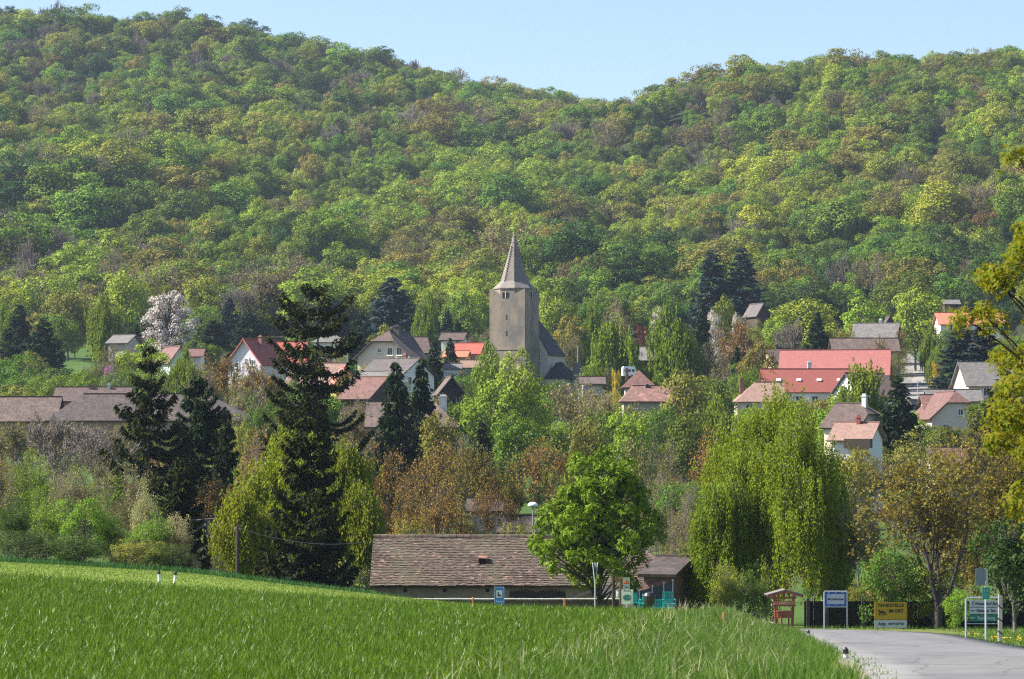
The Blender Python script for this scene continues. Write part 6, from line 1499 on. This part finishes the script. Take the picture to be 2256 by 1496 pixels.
# the nearest ones stand alone as things, the far slope is one mass
pts.sort(key=lambda p: p[1])
NIND = 240; near = [p for p in pts if -20 < p[6] < 2276][:NIND]; ids = {id(p) for p in near}
WD = {'beech': 'green beech tree', 'bright': 'bright yellow-green beech tree', 'green': 'mid green tree', 'olive': 'olive oak tree', 'umber': 'brown budding tree', 'bare': 'bare grey-brown tree', 'dark': 'dark green tree', 'ochre': 'ochre tree'}
def sector(px):
    S = [(0, 'at the far left'), (230, 'above the left birch and spruces'), (460, 'above the white cherry tree'), (640, 'above the lilac-shaded gable'), (800, 'behind the tallest spruce top'), (1000, 'above the cream house'), (1180, 'behind the church spire'), (1400, 'right of the church spire'), (1560, 'left of the two blue firs'), (1720, 'behind the two blue firs'), (1900, 'above the wide domed tree'), (2080, 'above the yellow-green round tree'), (9999, 'above the orange roof')]
    for i in range(len(S) - 1):
        if px < S[i + 1][0]: return S[i + 1][1] if i else 'at the far left'
    return S[-1][1]
for p in near:
    lab = WD[p[5]].replace(' tree', ' wood-edge tree') + ' ' + sector(p[6])
    place(p[5] + str(rng2.randrange(3)), p[0], p[1], p[3], p[4], rng2.uniform(0, 6.28), lab, lab.replace('tree', 'trees'), z=p[2])
far = [p for p in pts if id(p) not in ids]
def scatter_mass(name, label, far, kinds):
    tc = bpy.data.collections.new('wood_tree_shapes'); order = []
    for k in kinds:
        for v in range(3):
            e = LIB[f'{k}{v}']; (wv, wq), (lv, lq) = e['raw']
            V = np.vstack([wv, lv]); Q = np.vstack([wq, lq + len(wv)]); mi = np.concatenate([np.zeros(len(wq), int), np.ones(len(lq), int)])
            me = mk(f'{k}{v}_whole', V, Q, np.zeros((0, 3), int), [e['wm'], e['lm']], False, mi)
            o = bpy.data.objects.new(f'wood_tree_{len(order):02d}', me); tc.objects.link(o); order.append((k, v, e['H'], e['R']))
    ix = {}
    for i, (k, v, h, r) in enumerate(order): ix[(k, v)] = i
    P = np.array([p[:3] for p in far]); I = []; S = []; RZ = []
    for p in far:
        v = rng2.randrange(3); i = ix[(p[5], v)]; I.append(i); _, _, h, r = order[i]; S.append((p[4] / r, p[4] / r, p[3] / h)); RZ.append((rng2.uniform(-.06, .06), rng2.uniform(-.06, .06), rng2.uniform(0, 6.28)))
    me = bpy.data.meshes.new(name); me.vertices.add(len(P)); me.vertices.foreach_set('co', P.astype(np.float32).ravel())
    a = me.attributes.new('shape', 'INT', 'POINT'); a.data.foreach_set('value', np.array(I, np.int32))
    a = me.attributes.new('size', 'FLOAT_VECTOR', 'POINT'); a.data.foreach_set('vector', np.array(S, np.float32).ravel())
    a = me.attributes.new('turn', 'FLOAT_VECTOR', 'POINT'); a.data.foreach_set('vector', np.array(RZ, np.float32).ravel())
    o = link(name, me); tag(o, label, kind='stuff')
    g = bpy.data.node_groups.new('scatter', 'GeometryNodeTree')
    g.interface.new_socket('Geometry', in_out='INPUT', socket_type='NodeSocketGeometry'); g.interface.new_socket('Geometry', in_out='OUTPUT', socket_type='NodeSocketGeometry')
    n = g.nodes; l = g.links; gi = n.new('NodeGroupInput'); go = n.new('NodeGroupOutput'); ip = n.new('GeometryNodeInstanceOnPoints'); ci = n.new('GeometryNodeCollectionInfo')
    ci.inputs[0].default_value = tc; ci.inputs['Separate Children'].default_value = True; ci.inputs['Reset Children'].default_value = True
    def na(nm, t): q = n.new('GeometryNodeInputNamedAttribute'); q.data_type = t; q.inputs[0].default_value = nm; return q.outputs[0]
    l.new(gi.outputs[0], ip.inputs['Points']); l.new(ci.outputs[0], ip.inputs['Instance']); ip.inputs['Pick Instance'].default_value = True
    l.new(na('shape', 'INT'), ip.inputs['Instance Index']); l.new(na('size', 'FLOAT_VECTOR'), ip.inputs['Scale'])
    e2r = n.new('FunctionNodeEulerToRotation'); l.new(na('turn', 'FLOAT_VECTOR'), e2r.inputs[0]); l.new(e2r.outputs[0], ip.inputs['Rotation'])
    l.new(ip.outputs[0], go.inputs[0]); md = o.modifiers.new('scatter', 'NODES'); md.node_group = g
scatter_mass('forest', 'mixed spring wood covering the whole hillside', far, ['beech', 'bright', 'green', 'olive', 'umber', 'bare', 'dark', 'ochre'])
print('far trees', len(far), 'near', len(near))

# ------------------------------------------------------------------ grass
def blades(name, label, mat, P, rng, hmin, hmax, wmin, wmax, lean, kind='stuff', curl=.5):
    n = len(P); az = rng.uniform(0, 2 * math.pi, n); h = rng.uniform(hmin, hmax, n); w_ = rng.uniform(wmin, wmax, n)
    ln = rng.random(n) * lean; la = rng.uniform(0, 2 * math.pi, n)
    S = np.stack([np.cos(az), np.sin(az), np.zeros(n)], 1) * (w_ / 2)[:, None]
    D = np.stack([np.cos(la) * np.sin(ln), np.sin(la) * np.sin(ln), np.cos(ln)], 1)
    M = P + D * (h * .55)[:, None]; D2 = nrm(D + np.stack([np.cos(la), np.sin(la), np.zeros(n) - .15], 1) * (ln * curl * 2 + .05)[:, None]); Tp = M + D2 * (h * .5)[:, None]
    V = np.stack([P - S * .7, P + S * .7, M + S, M - S, Tp], 1).reshape(-1, 3); b = np.arange(n)[:, None] * 5
    me = mk(name, V, b + np.array([[0, 1, 2, 3]]), b + np.array([[3, 2, 4]]), mat)
    o = link(name, me); tag(o, label, kind=kind); return o
rg = np.random.default_rng(21)
def field_pts(n, y0, y1, fl, fr, powr=1.0):
    u = rg.random(n); Y = y0 + (y1 - y0) * u ** powr; a, b = fl(Y), fr(Y); x = a + (b - a) * rg.random(n); return np.stack([x, Y, T(x, Y) - .02], 1)
left = lambda Y: -.205 * Y - 1.0
wr = lambda Y: XE(Y) - np.interp(Y, [40, 52, 106], [5.5, 5.2, 3.0])
WG = leafmat('young wheat blades', (.042, .10, .004), (.15, .24, .012), trans=.35, rough=.38, ovar=0, hvar=0)
WG.node_tree.nodes['Principled BSDF'].inputs['Specular IOR Level'].default_value = .25
GG = leafmat('verge grass blades', (.055, .12, .012), (.13, .21, .035), trans=.35, rough=.45, ovar=0, hvar=0)
P = field_pts(300000, 40, 108, left, lambda Y: wr(Y) + 1.0); cl = np.sin(P[:, 0] * 9) * .25
keep = rg.random(len(P)) < .8 + .2 * np.sin(P[:, 0] * 2.1 + 2 * np.sin(P[:, 1] * .7)); P = P[keep]
blades('wheat_field', 'dense young green wheat in the near field', WG, P, rg, .12, .36, .011, .024, .5)
P = field_pts(60000, 40, 118, lambda Y: wr(Y) - .6, lambda Y: XE(Y) - .12 - .75 * np.exp(-((Y - 57) / 6.0) ** 2))
blades('verge_grass', 'long rough grass between wheat and road', GG, P, rg, .18, .5, .008, .018, .9)
P = field_pts(1300, 40, 112, lambda Y: wr(Y) - 1.8, lambda Y: XE(Y) - 1.3)
blades('grass_stalks', 'pale seeding grass stalks in the rough verge', leafmat('straw stalks', (.3, .3, .13), (.5, .48, .3), trans=.3, ovar=0, hvar=0), P, rg, .4, .75, .007, .014, .9)
P = field_pts(60000, 107, 133, left, lambda Y: np.minimum(wr(Y) + 2, 10))
blades('meadow_grass', 'short pale mown meadow behind the wheat', leafmat('mown grass blades', (.14, .2, .03), (.22, .28, .06), trans=.35, ovar=0, hvar=0), P, rg, .05, .11, .02, .04, .8)
P = field_pts(42000, 55, 137, lambda Y: XE(Y) + 6.4 + sstep((Y - 118) / 8) * (-7), lambda Y: XE(Y) + 22)
P = P[(P[:, 1] < 116) | (P[:, 1] > 131.5) | (P[:, 0] > 19)]
blades('roadside_grass', 'grass strip between road and black fence', GG, P, rg, .08, .26, .012, .026, .8)
P = field_pts(26000, 131, 137, lambda Y: -.205 * Y, lambda Y: 0 * Y + 11)
blades('hedge_foot_grass', 'taller blue-green grass along the hedge foot', leafmat('hedge foot blades', (.03, .10, .02), (.07, .16, .04), trans=.35, ovar=0, hvar=0), P, rg, .15, .4, .02, .04, .8)
_t = rg.uniform(40, 118, 2800); _sd = rg.random(2800) < .5
_x = np.where(_sd, XE(_t) + .12, XE(_t) + 6.0) + rg.normal(size=2800) * .16 + .12 * np.sin(_t * 1.7)
blades('road_edge_tufts', 'ragged grass tufts along both asphalt edges', GG, np.stack([_x, _t, T(_x, _t) + .03], 1), rg, .05, .16, .012, .026, 1.1)
# dandelions
def dandelions():
    mb = MB(); n = 240; c = np.concatenate([rg.normal([15.9, 116], [.9, 5], (150, 2)), rg.normal([17, 100], [.6, 6], (90, 2))])
    for x, y in c:
        if x < XE(y) + 6.3: continue
        z = float(T(x, y)) + rg.uniform(.08, .2); loft(mb, [(x, y, z), (x, y, z + .02), (x, y, z + .03)], [.02, .04, .015], 6)
    o = mb.obj('dandelions', plain('dandelion yellow', (.75, .48, .02), rough=.7)); tag(o, 'yellow dandelions in the roadside grass', kind='stuff')
dandelions()

# ------------------------------------------------------------------ air
def haze():
    mb = MB(); mb.box((-20, 1050, 90), (1700, 2260, 292)); o = mb.obj('haze', None); m = bpy.data.materials.new('air'); m.use_nodes = True; n = m.node_tree.nodes; n.clear()
    v = n.new('ShaderNodeVolumePrincipled'); v.inputs['Color'].default_value = (.62, .76, 1, 1); v.inputs['Density'].default_value = HAZE; v.inputs['Anisotropy'].default_value = .2
    q = n.new('ShaderNodeOutputMaterial'); m.node_tree.links.new(v.outputs[0], q.inputs['Volume']); o.data.materials.clear(); o.data.materials.append(m); tag(o, 'thin bluish air over the valley', kind='stuff')
HAZE = .000065
haze()

# ------------------------------------------------------------------ every look-alike gets its place in its row
_by = {}
for o in sc.objects:
    if o.parent is None and o.get('label'): _by.setdefault(o['label'], []).append(o)
ORD = ['first', 'second', 'third', 'fourth', 'fifth', 'sixth', 'seventh', 'eighth', 'ninth', 'tenth', 'eleventh', 'twelfth', 'thirteenth', 'fourteenth', 'fifteenth', 'sixteenth', 'seventeenth', 'eighteenth', 'nineteenth', 'twentieth']
for lab, os_ in _by.items():
    if len(os_) < 2: continue
    os_.sort(key=lambda q: q.location.x / q.location.y)
    for i, o in enumerate(os_):
        if i >= 20: break
        wd = (lab + ', ' + ORD[i] + ' from the left').split()
        o['label'] = ' '.join(wd) if len(wd) <= 16 else lab
